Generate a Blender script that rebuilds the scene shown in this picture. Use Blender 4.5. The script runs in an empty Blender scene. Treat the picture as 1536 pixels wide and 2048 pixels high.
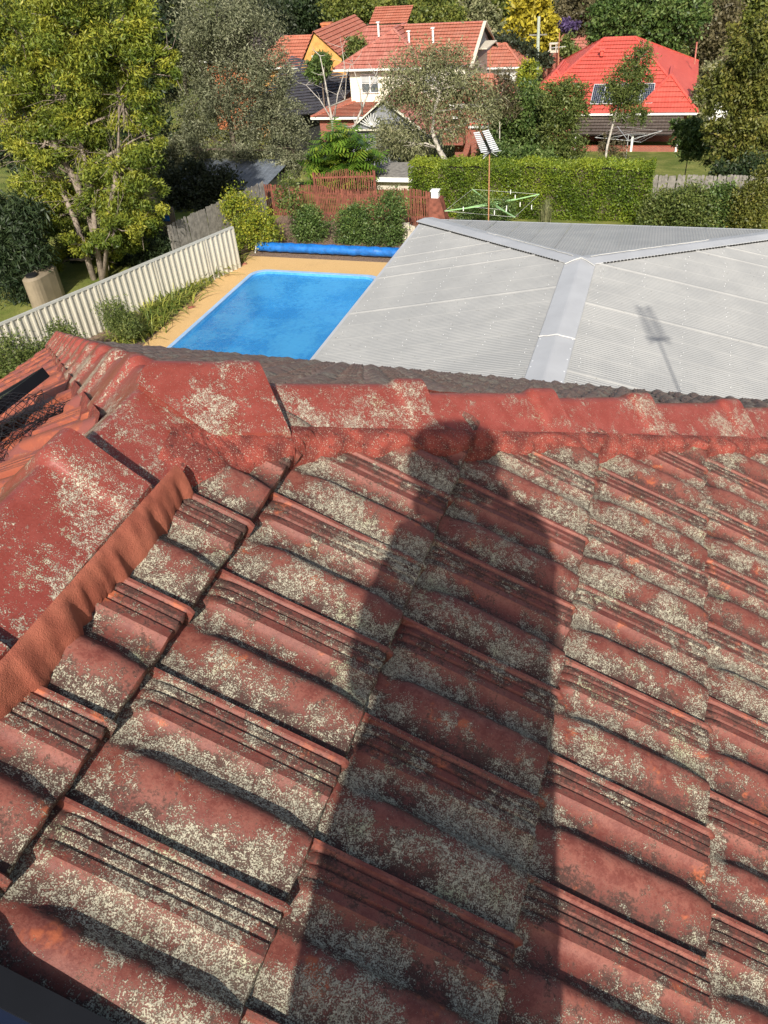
import bpy, bmesh, math, random
import numpy as np
from mathutils import Vector, Matrix
random.seed(7); RNG = np.random.default_rng(11)
S = bpy.context.scene
COL = S.collection
R = math.radians

# ---------------------------------------------------------------- camera
# x runs across the house (down the near roof slope), y along its ridge, z up from the pool yard
F = 1536.6; PITCH = R(38.42); ROLL = R(-5.115); YAW = R(20.83)
CZ = 11.0
fw = Vector((-math.sin(YAW)*math.cos(PITCH), math.cos(YAW)*math.cos(PITCH), -math.sin(PITCH)))
rg0 = Vector((math.cos(YAW), math.sin(YAW), 0)); up0 = rg0.cross(fw)
rg = rg0*math.cos(ROLL) + up0*math.sin(ROLL); upv = up0*math.cos(ROLL) - rg0*math.sin(ROLL)
cam = bpy.data.cameras.new('camera'); co = bpy.data.objects.new('camera', cam); COL.objects.link(co)
cam.sensor_fit = 'VERTICAL'; cam.sensor_height = 36.0; cam.lens = F/2048*36.0
cam.clip_start = 0.05; cam.clip_end = 3000
m = Matrix((rg, upv, -fw)).transposed().to_4x4(); m.translation = Vector((0, 0, CZ)); co.matrix_world = m
S.camera = co
S.render.resolution_x, S.render.resolution_y = 768, 1024

# ---------------------------------------------------------------- light
SUN_EL = R(36.0); SUN_AZ = R(-13.6)      # azimuth the light travels towards, from +y
wd = bpy.data.worlds.new('World'); S.world = wd; wd.use_nodes = True
nt = wd.node_tree; bg = nt.nodes['Background']
sk = nt.nodes.new('ShaderNodeTexSky'); sk.sky_type = 'NISHITA'; sk.sun_disc = False
sk.sun_elevation = SUN_EL; sk.sun_rotation = math.pi + SUN_AZ
sk.air_density = 1.0; sk.dust_density = 2.5; sk.ozone_density = 0.4
nt.links.new(sk.outputs[0], bg.inputs[0]); bg.inputs[1].default_value = 0.10
sun = bpy.data.lights.new('sun', 'SUN'); sun.energy = 4.6; sun.angle = R(0.55); sun.color = (1.0, 0.94, 0.84)
so = bpy.data.objects.new('sun', sun); COL.objects.link(so); so.location = (0, -30, 40)
LD = Vector((math.sin(SUN_AZ)*math.cos(SUN_EL), math.cos(SUN_AZ)*math.cos(SUN_EL), -math.sin(SUN_EL)))
so.rotation_euler = LD.to_track_quat('-Z', 'Y').to_euler()
S.view_settings.view_transform = 'Standard'; S.view_settings.look = 'None'
S.view_settings.gamma = 1.0; S.view_settings.exposure = 0.38
try: S.view_settings.use_curve_mapping = False
except Exception: pass

# ---------------------------------------------------------------- survey helpers: a sight line from the standpoint
def sight(px, py): return fw + rg*((px-768)/F) + upv*((1024-py)/F)
def atz(px, py, z):
    d = sight(px, py); return Vector((0, 0, CZ)) + d*((z-CZ)/d.z)
def aty(px, py, y):
    d = sight(px, py); return Vector((0, 0, CZ)) + d*(y/d.y)
def mpp(P): return (Vector(P)-Vector((0, 0, CZ))).dot(fw)/F      # metres for one photo pixel at P

# ---------------------------------------------------------------- object helpers
WL = {}
def link(o, parent=None):
    COL.objects.link(o)
    if parent is not None:
        o.parent = parent; o.matrix_parent_inverse = Matrix.Translation(-Vector(WL.get(parent.name, (0, 0, 0))))
    return o
def tag(o, label=None, cat=None, group=None, kind=None):
    if label: o['label'] = label
    if cat: o['category'] = cat
    if group: o['group'] = group
    if kind: o['kind'] = kind
    return o
def thing(name, label, cat, loc, group=None):
    o = bpy.data.objects.new(name, None); o.empty_display_size = 0.3; o.location = loc
    COL.objects.link(o); WL[o.name] = tuple(loc)
    return tag(o, label, cat, group)
class MB:
    def __init__(s): s.v = []; s.f = []
    def add(s, vs, fs):
        b = len(s.v); s.v += [tuple(v) for v in vs]; s.f += [tuple(i+b for i in f) for f in fs]; return s
    def box(s, c, d, rz=0.0, M=None):
        hx, hy, hz = d[0]/2, d[1]/2, d[2]/2
        vs = [Vector((x*hx, y*hy, z*hz)) for z in (-1, 1) for x, y in ((-1, -1), (1, -1), (1, 1), (-1, 1))]
        Q = Matrix.Rotation(rz, 4, 'Z') if M is None else M
        return s.add([Q @ v + Vector(c) for v in vs], [(3, 2, 1, 0), (4, 5, 6, 7), (0, 1, 5, 4), (1, 2, 6, 5), (2, 3, 7, 6), (3, 0, 4, 7)])
    def bar(s, a, b, w, h, up=(0, 0, 1)):
        a = Vector(a); b = Vector(b); d = (b-a); L = d.length; d.normalize()
        x = d.cross(Vector(up)); 
        if x.length < 1e-4: x = d.cross(Vector((1, 0, 0)))
        x.normalize(); z = x.cross(d)
        vs = [p + x*(i*w/2) + z*(j*h/2) for p in (a, b) for i, j in ((-1, -1), (1, -1), (1, 1), (-1, 1))]
        return s.add(vs, [(0, 1, 2, 3), (7, 6, 5, 4), (0, 4, 5, 1), (1, 5, 6, 2), (2, 6, 7, 3), (3, 7, 4, 0)])
    def tube(s, pts, rad, n=7, cap=True):
        pts = [Vector(p) for p in pts]; 
        if not hasattr(rad, '__len__'): rad = [rad]*len(pts)
        vs = []; fs = []
        for i, p in enumerate(pts):
            d = (pts[min(i+1, len(pts)-1)] - pts[max(i-1, 0)]).normalized()
            x = d.cross(Vector((0.31, 0.17, 0.93))); 
            if x.length < 1e-3: x = d.cross(Vector((1, 0, 0)))
            x.normalize(); y = d.cross(x)
            for k in range(n):
                a = 2*math.pi*k/n; vs.append(p + (x*math.cos(a) + y*math.sin(a))*rad[i])
        for i in range(len(pts)-1):
            for k in range(n): fs.append((i*n+k, i*n+(k+1) % n, (i+1)*n+(k+1) % n, (i+1)*n+k))
        if cap: fs.append(tuple(range(n-1, -1, -1))); fs.append(tuple((len(pts)-1)*n+k for k in range(n)))
        return s.add(vs, fs)
    def mesh(s, name):
        me = bpy.data.meshes.new(name); me.from_pydata(s.v, [], s.f); me.update(); return me
    def build(s, name, mat, parent=None, smooth=False):
        me = s.mesh(name); me.materials.append(mat)
        if smooth: me.polygons.foreach_set('use_smooth', [True]*len(me.polygons))
        return link(bpy.data.objects.new(name, me), parent)
def share(name, me, M, parent=None):
    o = bpy.data.objects.new(name, me); o.matrix_world = M; return link(o, parent)
def fastmesh(name, V, Q, mat, leaf_tone=None):
    me = bpy.data.meshes.new(name); n = len(Q); k = Q.shape[1]
    me.vertices.add(len(V)); me.vertices.foreach_set('co', V.astype(np.float32).ravel())
    me.loops.add(n*k); me.loops.foreach_set('vertex_index', Q.astype(np.int32).ravel())
    me.polygons.add(n); me.polygons.foreach_set('loop_start', np.arange(0, n*k, k, dtype=np.int32))
    try: me.polygons.foreach_set('loop_total', np.full(n, k, dtype=np.int32))
    except Exception: pass
    me.update(calc_edges=True)
    if leaf_tone is not None:
        at = me.attributes.new('leaf_tone', 'FLOAT', 'FACE'); at.data.foreach_set('value', leaf_tone.astype(np.float32))
    me.materials.append(mat); return me

# ---------------------------------------------------------------- materials
class NT:
    def __init__(s, name):
        s.m = bpy.data.materials.new(name); s.m.use_nodes = True; s.t = s.m.node_tree
        s.b = s.t.nodes['Principled BSDF']; s.out = s.t.nodes['Material Output']
        s._pos = None
    def n(s, t, **k):
        nd = s.t.nodes.new(t)
        for a, v in k.items(): setattr(nd, a, v)
        return nd
    def l(s, a, b): s.t.links.new(a, b)
    def pos(s):
        if s._pos is None: s._pos = s.n('ShaderNodeNewGeometry').outputs['Position']
        return s._pos
    def noise(s, scale, detail=3, rough=0.55, vec=None, lac=2.0):
        nd = s.n('ShaderNodeTexNoise'); nd.inputs['Scale'].default_value = scale; nd.inputs['Detail'].default_value = detail
        nd.inputs['Roughness'].default_value = rough; s.l(vec or s.pos(), nd.inputs['Vector']); return nd.outputs['Fac']
    def math(s, op, a, b=None, c=None, clamp=False):
        nd = s.n('ShaderNodeMath', operation=op, use_clamp=clamp)
        for i, v in enumerate((a, b, c)):
            if v is None: continue
            if isinstance(v, (int, float)): nd.inputs[i].default_value = v
            else: s.l(v, nd.inputs[i])
        return nd.outputs[0]
    def step(s, v, lo, hi):
        nd = s.n('ShaderNodeMapRange', interpolation_type='SMOOTHSTEP'); s.l(v, nd.inputs[0])
        nd.inputs[1].default_value = lo; nd.inputs[2].default_value = hi; return nd.outputs[0]
    def mix(s, f, a, b):
        nd = s.n('ShaderNodeMix', data_type='RGBA')
        if isinstance(f, (int, float)): nd.inputs[0].default_value = f
        else: s.l(f, nd.inputs[0])
        for i, v in ((6, a), (7, b)):
            if isinstance(v, tuple): nd.inputs[i].default_value = (*v, 1)
            else: s.l(v, nd.inputs[i])
        return nd.outputs[2]
    def attr(s, name): return s.n('ShaderNodeAttribute', attribute_name=name).outputs['Fac']
    def bump(s, h, strength, dist):
        nd = s.n('ShaderNodeBump'); nd.inputs['Strength'].default_value = strength; nd.inputs['Distance'].default_value = dist
        s.l(h, nd.inputs['Height']); s.l(nd.outputs[0], s.b.inputs['Normal']); return nd
    def scalevec(s, x, y, z, vec=None):
        nd = s.n('ShaderNodeMapping'); nd.inputs['Scale'].default_value = (x, y, z); s.l(vec or s.pos(), nd.inputs['Vector']); return nd.outputs[0]
    def fin(s, col, rough=0.6, spec=0.4, metal=0.0):
        if isinstance(col, tuple): s.b.inputs['Base Color'].default_value = (*col, 1)
        else: s.l(col, s.b.inputs['Base Color'])
        if isinstance(rough, (int, float)): s.b.inputs['Roughness'].default_value = rough
        else: s.l(rough, s.b.inputs['Roughness'])
        s.b.inputs['Specular IOR Level'].default_value = spec; s.b.inputs['Metallic'].default_value = metal
        return s.m
def plain(name, c, rough=0.6, var=0.25, scale=3.0, bump=0.0, bs=40, bd=0.004, spec=0.4, metal=0.0, fine=None):
    t = NT(name); f = t.noise(scale, 5, 0.6)
    col = t.mix(t.step(f, 0.3, 0.7), tuple(x*(1-var) for x in c), tuple(min(1, x*(1+var)) for x in c))
    if fine: col = t.mix(t.step(t.noise(fine, 2), 0.5, 0.72), col, tuple(x*0.45 for x in c))
    if bump: t.bump(t.noise(bs, 4), bump, bd)
    return t.fin(col, rough, spec, metal)
def tile_mat(name, red, pink, orange, oran=0.62, lichen=0.5, algae=0.5, lcol=(0.60, 0.56, 0.43), rough=0.6, peel=None, base=0.625):
    t = NT(name)
    big = t.noise(7, 4, 0.6); mid = t.noise(26, 5, 0.65); fine = t.noise(520, 3, 0.7); fine2 = t.noise(190, 4, 0.75)
    inf = t.n('ShaderNodeObjectInfo').outputs['Random']
    lw = t.attr('lich'); aw = t.attr('alg')
    c = t.mix(t.step(t.math('ADD', t.math('MULTIPLY', mid, 0.6), t.math('MULTIPLY', fine2, 0.4)), 0.40, 0.62), red, pink)
    o2 = t.noise(15, 4, 0.6, vec=t.scalevec(1, 1, 1.7))
    c = t.mix(t.step(o2, oran, oran+0.10), c, orange)
    c = t.mix(t.math('MULTIPLY', t.step(inf, 0.2, 1.0), 0.22), c, tuple(x*0.62 for x in red))
    if peel:
        pv = t.noise(9, 4, 0.6, vec=t.scalevec(0.35, 1.6, 1.6)); c = t.mix(t.step(pv, 0.52, 0.55), c, peel)
    # patches where lichen and grime settle
    pt = t.math('ADD', t.math('MULTIPLY', t.math('SUBTRACT', big, 0.5), 2.3), t.math('MULTIPLY', t.math('SUBTRACT', t.noise(21, 6, 0.72), 0.5), 2.3))
    pt = t.math('ADD', pt, t.math('ADD', t.math('MULTIPLY', lw, 0.58), t.math('ADD', lichen-0.85, t.math('MULTIPLY', inf, 0.26))))
    cov = t.step(pt, -0.25, 0.62)
    # black algae grime in the troughs and grooves
    am = t.math('ADD', t.math('MULTIPLY', aw, 0.45), t.math('MULTIPLY', t.math('SUBTRACT', mid, 0.5), 1.2))
    am = t.math('ADD', am, t.math('MULTIPLY', t.math('SUBTRACT', fine2, 0.5), 1.2))
    am = t.math('ADD', am, t.math('MULTIPLY', cov, 0.20))
    amask = t.step(am, 0.66-algae*0.6, 1.02-algae*0.6)
    c = t.mix(t.math('MULTIPLY', amask, 0.86), c, (0.032, 0.021, 0.018))
    film = t.step(t.math('ADD', pt, t.math('MULTIPLY', t.math('SUBTRACT', fine2, 0.5), 1.6)), 0.15, 0.9)
    c = t.mix(t.math('MULTIPLY', film, 0.24), c, (lcol[0]*0.62, lcol[1]*0.50, lcol[2]*0.47))
    # crusty lichen: specks, denser inside the patches
    sp = t.math('ADD', t.math('MULTIPLY', t.noise(430, 2, 0.6), 0.42), t.math('MULTIPLY', fine, 0.30))
    sp = t.math('ADD', sp, t.math('MULTIPLY', t.noise(115, 4, 0.7), 0.28))
    thr = t.math('SUBTRACT', base, t.math('MULTIPLY', cov, base-0.485))
    lm = t.math('MULTIPLY', t.step(t.math('SUBTRACT', sp, thr), -0.010, 0.034), 0.90)
    lc = t.mix(t.step(t.noise(140, 3), 0.35, 0.65), tuple(x*0.62 for x in lcol), lcol)
    lc = t.mix(t.step(t.noise(11, 3), 0.55, 0.75), lc, (lcol[0]*0.8, lcol[1]*0.88, lcol[2]*0.72))
    c = t.mix(lm, c, lc)
    h = t.math('ADD', t.math('MULTIPLY', lm, 0.8), t.math('MULTIPLY', fine2, 0.35))
    h = t.math('ADD', h, t.math('MULTIPLY', mid, 0.3))
    t.bump(h, 0.75, 0.0025)
    rr = t.math('ADD', rough-0.06, t.math('MULTIPLY', t.math('MAXIMUM', lm, t.math('MULTIPLY', amask, 0.7)), 0.42))
    t.fin(c, rr, 0.32); return t.m
def leaf_mat(name, cols, trans=0.22, rough=0.5, spec=0.35):
    t = NT(name); r = t.attr('leaf_tone'); cr = t.n('ShaderNodeValToRGB'); t.l(r, cr.inputs[0])
    e = cr.color_ramp.elements; e[0].color = (*cols[0], 1); e[1].color = (*cols[-1], 1)
    for i, c in enumerate(cols[1:-1]): el = e.new((i+1)/(len(cols)-1)); el.color = (*c, 1)
    big = t.noise(1.1, 3)
    col = t.mix(t.math('MULTIPLY', t.step(big, 0.35, 0.7), 0.45), cr.outputs[0], cols[0])
    t.fin(col, rough, spec)
    tr = t.n('ShaderNodeBsdfTranslucent'); t.l(col, tr.inputs[0]); mx = t.n('ShaderNodeMixShader'); mx.inputs[0].default_value = trans
    t.l(t.b.outputs[0], mx.inputs[1]); t.l(tr.outputs[0], mx.inputs[2]); t.l(mx.outputs[0], t.out.inputs[0]); return t.m
def far_tile_mat(name, c, c2, dark=0.6):
    t = NT(name); g = t.n('ShaderNodeNewGeometry'); sx = t.n('ShaderNodeSeparateXYZ'); t.l(g.outputs['Position'], sx.inputs[0])
    sn = t.n('ShaderNodeSeparateXYZ'); t.l(g.outputs['True Normal'], sn.inputs[0])
    sel = t.math('GREATER_THAN', t.math('ABSOLUTE', sn.outputs[0]), t.math('ABSOLUTE', sn.outputs[1]))
    co_ = t.math('ADD', t.math('MULTIPLY', sel, sx.outputs[1]), t.math('MULTIPLY', t.math('SUBTRACT', 1.0, sel), sx.outputs[0]))
    w = t.math('SINE', t.math('MULTIPLY', co_, 2*math.pi/0.26))
    t.bump(w, 0.5, 0.03)
    inf = t.n('ShaderNodeObjectInfo').outputs['Random']
    col = t.mix(t.step(t.noise(1.6, 5, 0.7), 0.35, 0.7), c, c2)
    col = t.mix(t.math('MULTIPLY', inf, 0.25), col, tuple(x*dark for x in c))
    return t.fin(col, 0.55, 0.4)

M = {}
M['tile'] = tile_mat('weathered_red_tile', (0.155, 0.042, 0.031), (0.30, 0.108, 0.078), (0.40, 0.11, 0.05), 0.60, 0.65, 0.80, (0.51, 0.475, 0.36))
M['cap'] = tile_mat('red_cap', (0.24, 0.050, 0.036), (0.30, 0.072, 0.055), (0.40, 0.09, 0.045), 0.70, 0.62, 0.12, rough=0.42, base=0.59)
M['tile_brown'] = tile_mat('brown_tile', (0.20, 0.115, 0.09), (0.30, 0.21, 0.17), (0.26, 0.11, 0.07), 0.72, 0.66, 0.36, (0.50, 0.45, 0.36), rough=0.7)
M['tile_orange'] = tile_mat('peeling_orange_tile', (0.34, 0.095, 0.055), (0.30, 0.085, 0.052), (0.42, 0.12, 0.06), 0.5, 0.12, 0.20, rough=0.55, peel=(0.24, 0.075, 0.06))
t = NT('fresh_pointing'); c = t.mix(t.step(t.noise(18, 4), 0.35, 0.65), (0.29, 0.085, 0.054), (0.36, 0.115, 0.072))
t.bump(t.math('ADD', t.noise(500, 2), t.math('MULTIPLY', t.noise(35, 4), 2.0)), 0.55, 0.0025); M['mortar_new'] = t.fin(c, 0.85, 0.2)
t = NT('old_pointing'); c = t.mix(t.step(t.noise(22, 5), 0.35, 0.65), (0.15, 0.034, 0.027), (0.30, 0.062, 0.044))
c = t.mix(t.step(t.noise(70, 5, 0.7), 0.56, 0.70), c, (0.06, 0.028, 0.024)); c = t.mix(t.step(t.noise(330, 3), 0.60, 0.65), c, (0.36, 0.30, 0.23))
t.bump(t.math('ADD', t.noise(420, 3), t.math('MULTIPLY', t.noise(40, 5), 2.2)), 0.8, 0.003); M['mortar_old'] = t.fin(c, 0.8, 0.25)
M['black'] = plain('black_metal', (0.008, 0.009, 0.012), 0.6, 0.2, spec=0.15)
M['black_plastic'] = plain('black_plastic', (0.010, 0.010, 0.012), 0.55, 0.2)
M['cell'] = plain('solar_glass', (0.012, 0.018, 0.040), 0.22, 0.3, 2.0, spec=0.35)
M['cream'] = plain('cream_paint', (0.78, 0.74, 0.60), 0.6, 0.05)
M['white'] = plain('white_paint', (0.78, 0.78, 0.74), 0.5, 0.06)
M['render_wall'] = plain('rendered_wall', (0.55, 0.50, 0.42), 0.8, 0.1, bump=0.3)
M['grey_wall'] = plain('grey_gable', (0.24, 0.25, 0.27), 0.7, 0.1)
M['yellow_wall'] = plain('yellow_brick', (0.62, 0.31, 0.09), 0.8, 0.18, 2.0)
M['pink_brick'] = plain('orange_brick', (0.48, 0.16, 0.07), 0.8, 0.2)
def brick_mat(name, a, b, mo):
    t = NT(name); br = t.n('ShaderNodeTexBrick'); br.inputs['Scale'].default_value = 1.0; br.inputs['Brick Width'].default_value = 0.24; br.inputs['Row Height'].default_value = 0.086
    br.inputs['Mortar Size'].default_value = 0.008; br.inputs[1].default_value = (*a, 1); br.inputs[2].default_value = (*b, 1); br.inputs[3].default_value = (*mo, 1)
    sx = t.n('ShaderNodeSeparateXYZ'); t.l(t.pos(), sx.inputs[0]); cb = t.n('ShaderNodeCombineXYZ')
    t.l(t.math('ADD', sx.outputs[0], sx.outputs[1]), cb.inputs[0]); t.l(sx.outputs[2], cb.inputs[1]); t.l(cb.outputs[0], br.inputs['Vector'])
    return t.fin(br.outputs[0], 0.85, 0.2)
M['brick'] = brick_mat('red_brick', (0.33, 0.085, 0.05), (0.24, 0.06, 0.04), (0.30, 0.24, 0.2))
M['roof_red'] = far_tile_mat('bright_red_roof', (0.60, 0.098, 0.072), (0.66, 0.13, 0.095), 0.8)
M['roof_terra'] = far_tile_mat('terracotta_roof', (0.40, 0.135, 0.10), (0.50, 0.215, 0.165))
M['roof_orange'] = far_tile_mat('orange_roof', (0.45, 0.15, 0.095), (0.50, 0.215, 0.15))
M['roof_salmon'] = far_tile_mat('salmon_roof', (0.44, 0.14, 0.085), (0.52, 0.20, 0.13))
M['roof_charcoal'] = far_tile_mat('charcoal_roof', (0.060, 0.058, 0.066), (0.085, 0.08, 0.09))
M['roof_brown'] = far_tile_mat('brown_roof', (0.10, 0.075, 0.06), (0.14, 0.11, 0.09))
t = NT('weathered_zinc_roof')
c = t.mix(t.step(t.noise(0.9, 5, 0.6), 0.35, 0.68), (0.345, 0.345, 0.335), (0.405, 0.402, 0.385))
c = t.mix(t.math('MULTIPLY', t.step(t.noise(3.0, 6, 0.75, vec=t.scalevec(1.0, 6.0, 1.0)), 0.55, 0.75), 0.3), c, (0.26, 0.265, 0.245))
c = t.mix(t.math('MULTIPLY', t.step(t.noise(2.2, 5, 0.8), 0.56, 0.8), 0.30), c, (0.24, 0.23, 0.20)); c = t.mix(t.step(t.noise(24, 2), 0.69, 0.73), c, (0.20, 0.19, 0.16))
M['zinc'] = t.fin(c, 0.55, 0.35, 0.0)
M['zinc_cap'] = plain('zinc_flashing', (0.44, 0.445, 0.455), 0.45, 0.06, 1.5, spec=0.5)
M['sealant'] = plain('sealant', (0.55, 0.54, 0.51), 0.7, 0.1)
M['fence_cream'] = plain('cream_steel', (0.49, 0.465, 0.385), 0.5, 0.05, 1.0)
M['fence_rail'] = plain('grey_steel', (0.42, 0.42, 0.38), 0.5, 0.06)
M['timber_grey'] = plain('grey_timber', (0.22, 0.205, 0.18), 0.85, 0.3, 6)
M['timber_pale'] = plain('pale_timber', (0.42, 0.34, 0.25), 0.85, 0.25, 6)
M['picket'] = plain('red_oxide_picket', (0.21, 0.072, 0.047), 0.75, 0.35, 5)
M['rust'] = plain('rusty_pole', (0.42, 0.20, 0.10), 0.8, 0.3, 30)
M['alu'] = plain('aluminium', (0.75, 0.76, 0.76), 0.3, 0.05, spec=0.6, metal=0.3)
M['greenpaint'] = plain('green_steel', (0.36, 0.60, 0.27), 0.5, 0.1)
M['galv'] = plain('galvanised', (0.55, 0.56, 0.56), 0.45, 0.1, metal=0.3)
M['pole_timber'] = plain('painted_pole', (0.40, 0.45, 0.37), 0.8, 0.15)
M['bark'] = plain('bark', (0.13, 0.10, 0.075), 0.9, 0.4, 9, 0.5, 30, 0.02)
M['bark_pale'] = plain('pale_bark', (0.24, 0.195, 0.155), 0.85, 0.35, 6, 0.3, 30, 0.02)
M['bark_white'] = plain('bleached_wood', (0.46, 0.42, 0.37), 0.85, 0.3, 6)
M['mulch'] = plain('mulch', (0.20, 0.135, 0.095), 0.95, 0.45, 22, 0.8, 60, 0.03)
M['tank'] = plain('beige_tank', (0.26, 0.21, 0.145), 0.55, 0.1)
M['glass'] = plain('window_glass', (0.10, 0.12, 0.13), 0.08, 0.2, spec=0.7)
M['blind'] = plain('blind', (0.42, 0.44, 0.44), 0.6, 0.1)
M['tin'] = plain('shaded_blue_grey_tin', (0.14, 0.16, 0.19), 0.5, 0.2)  # shade lying on the shed roof is darkened into this colour
M['dark'] = plain('dark_void', (0.02, 0.02, 0.02), 0.9, 0.2)
M['stone'] = plain('pale_stone', (0.58, 0.52, 0.42), 0.9, 0.2, 12)
t = NT('lawn'); gcol = t.mix(t.step(t.noise(0.5, 5, 0.65), 0.35, 0.68), (0.12, 0.155, 0.032), (0.25, 0.25, 0.07))
gcol = t.mix(t.step(t.noise(9, 4, 0.7), 0.5, 0.75), gcol, (0.10, 0.085, 0.035)); t.bump(t.noise(30, 4), 0.7, 0.05); M['grass'] = t.fin(gcol, 0.95, 0.1)
t = NT('pebble_deck'); c = t.mix(t.step(t.noise(60, 3, 0.7), 0.38, 0.62), (0.50, 0.31, 0.125), (0.68, 0.46, 0.22))
c = t.mix(t.math('MULTIPLY', t.step(t.noise(1.3, 5), 0.5, 0.8), 0.35), c, (0.40, 0.27, 0.13)); t.bump(t.noise(90, 2), 0.4, 0.004); M['deck'] = t.fin(c, 0.85, 0.2)
t = NT('pool_shell'); c = t.mix(t.step(t.noise(0.45, 3, 0.5), 0.38, 0.62), (0.04, 0.245, 0.53), (0.08, 0.35, 0.64))
c = t.mix(t.math('MULTIPLY', t.step(t.noise(7, 4, 0.7), 0.40, 0.66), 0.45), c, (0.14, 0.43, 0.72)); M['shell'] = t.fin(c, 0.5, 0.3)  # pale mottling painted in place of caustic light on the pool floor
M['coping'] = plain('pool_rim', (0.30, 0.47, 0.70), 0.4, 0.08, 3)
M['cover'] = plain('blue_bubble_cover', (0.012, 0.135, 0.45), 0.3, 0.25, 5, 0.25, 12, 0.02, spec=0.6)
t = NT('pool_water')
gl = t.n('ShaderNodeBsdfGlossy'); gl.inputs['Roughness'].default_value = 0.03; tp = t.n('ShaderNodeBsdfTransparent'); tp.inputs[0].default_value = (0.62, 0.90, 1.0, 1)
fr = t.n('ShaderNodeFresnel'); fr.inputs[0].default_value = 1.33; mx = t.n('ShaderNodeMixShader')
bp = t.n('ShaderNodeBump'); bp.inputs['Strength'].default_value = 0.6; bp.inputs['Distance'].default_value = 0.04
t.l(t.noise(5.5, 4, 0.6), bp.inputs['Height']); t.l(bp.outputs[0], gl.inputs['Normal']); t.l(bp.outputs[0], fr.inputs['Normal'])
ff = t.math('MULTIPLY', fr.outputs[0], t.math('SUBTRACT', 1.0, t.n('ShaderNodeNewGeometry').outputs['Backfacing']))
t.l(ff, mx.inputs[0]); df = t.n('ShaderNodeBsdfDiffuse'); t.l(t.mix(t.step(t.math('ADD', t.math('MULTIPLY', t.noise(0.5, 3), 0.6), t.math('MULTIPLY', t.noise(6.5, 4, 0.7), 0.4)), 0.40, 0.60), (0.04, 0.27, 0.60), (0.10, 0.43, 0.74)), df.inputs[0]); m2 = t.n('ShaderNodeMixShader'); m2.inputs[0].default_value = 0.50  # similar caustic-like mottling painted into the water's diffuse colour
t.l(tp.outputs[0], m2.inputs[1]); t.l(df.outputs[0], m2.inputs[2]); t.l(m2.outputs[0], mx.inputs[1]); t.l(gl.outputs[0], mx.inputs[2]); t.l(mx.outputs[0], t.out.inputs[0]); M['water'] = t.m
LM = {
 'bigtree': leaf_mat('leaf_bigtree', [(0.056, 0.094, 0.015), (0.150, 0.200, 0.027), (0.275, 0.300, 0.037), (0.413, 0.388, 0.044)]),
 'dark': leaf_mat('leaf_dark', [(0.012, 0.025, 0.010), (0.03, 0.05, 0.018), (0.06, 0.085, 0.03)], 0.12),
 'olive': leaf_mat('leaf_olive', [(0.065, 0.072, 0.038), (0.145, 0.160, 0.087), (0.246, 0.254, 0.145), (0.377, 0.377, 0.246)], 0.15),
 'yellowgreen': leaf_mat('leaf_yellowgreen', [(0.055, 0.099, 0.013), (0.165, 0.220, 0.022), (0.352, 0.363, 0.033), (0.495, 0.440, 0.044)]),
 'shrub': leaf_mat('leaf_shrub', [(0.027, 0.056, 0.015), (0.062, 0.112, 0.025), (0.125, 0.188, 0.044), (0.213, 0.263, 0.088)], 0.15),
 'hedge': leaf_mat('leaf_hedge', [(0.039, 0.078, 0.010), (0.104, 0.163, 0.016), (0.195, 0.260, 0.023), (0.312, 0.351, 0.033)], 0.2),
 'gum': leaf_mat('leaf_gum', [(0.095, 0.108, 0.047), (0.189, 0.203, 0.095), (0.297, 0.297, 0.149), (0.419, 0.392, 0.230)], 0.2),
 'mid': leaf_mat('leaf_mid', [(0.037, 0.062, 0.015), (0.094, 0.131, 0.031), (0.163, 0.200, 0.050), (0.250, 0.263, 0.075)], 0.2),
 'vine': leaf_mat('leaf_vine', [(0.040, 0.052, 0.011), (0.098, 0.115, 0.023), (0.172, 0.178, 0.034), (0.265, 0.230, 0.052)], 0.2),
 'gold': leaf_mat('leaf_gold', [(0.22, 0.19, 0.02), (0.42, 0.35, 0.03), (0.62, 0.50, 0.05)], 0.2),
 'lush': leaf_mat('leaf_lush', [(0.031, 0.075, 0.010), (0.075, 0.150, 0.019), (0.150, 0.250, 0.031), (0.300, 0.350, 0.037)], 0.2, 0.3, 0.5),
 'strap': leaf_mat('leaf_strap', [(0.060, 0.102, 0.018), (0.156, 0.216, 0.036), (0.312, 0.336, 0.060), (0.504, 0.456, 0.108)], 0.25),
 'dry': leaf_mat('leaf_dry', [(0.07, 0.06, 0.03), (0.14, 0.12, 0.06), (0.22, 0.19, 0.10)], 0.2),
 'purple': leaf_mat('leaf_purple', [(0.06, 0.04, 0.10), (0.14, 0.09, 0.22)], 0.2),
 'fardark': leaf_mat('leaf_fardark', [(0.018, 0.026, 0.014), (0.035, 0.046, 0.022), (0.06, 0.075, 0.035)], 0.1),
 'farmid': leaf_mat('leaf_farmid', [(0.046, 0.072, 0.018), (0.111, 0.143, 0.029), (0.195, 0.215, 0.039), (0.286, 0.286, 0.065)], 0.15),
}

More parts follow.
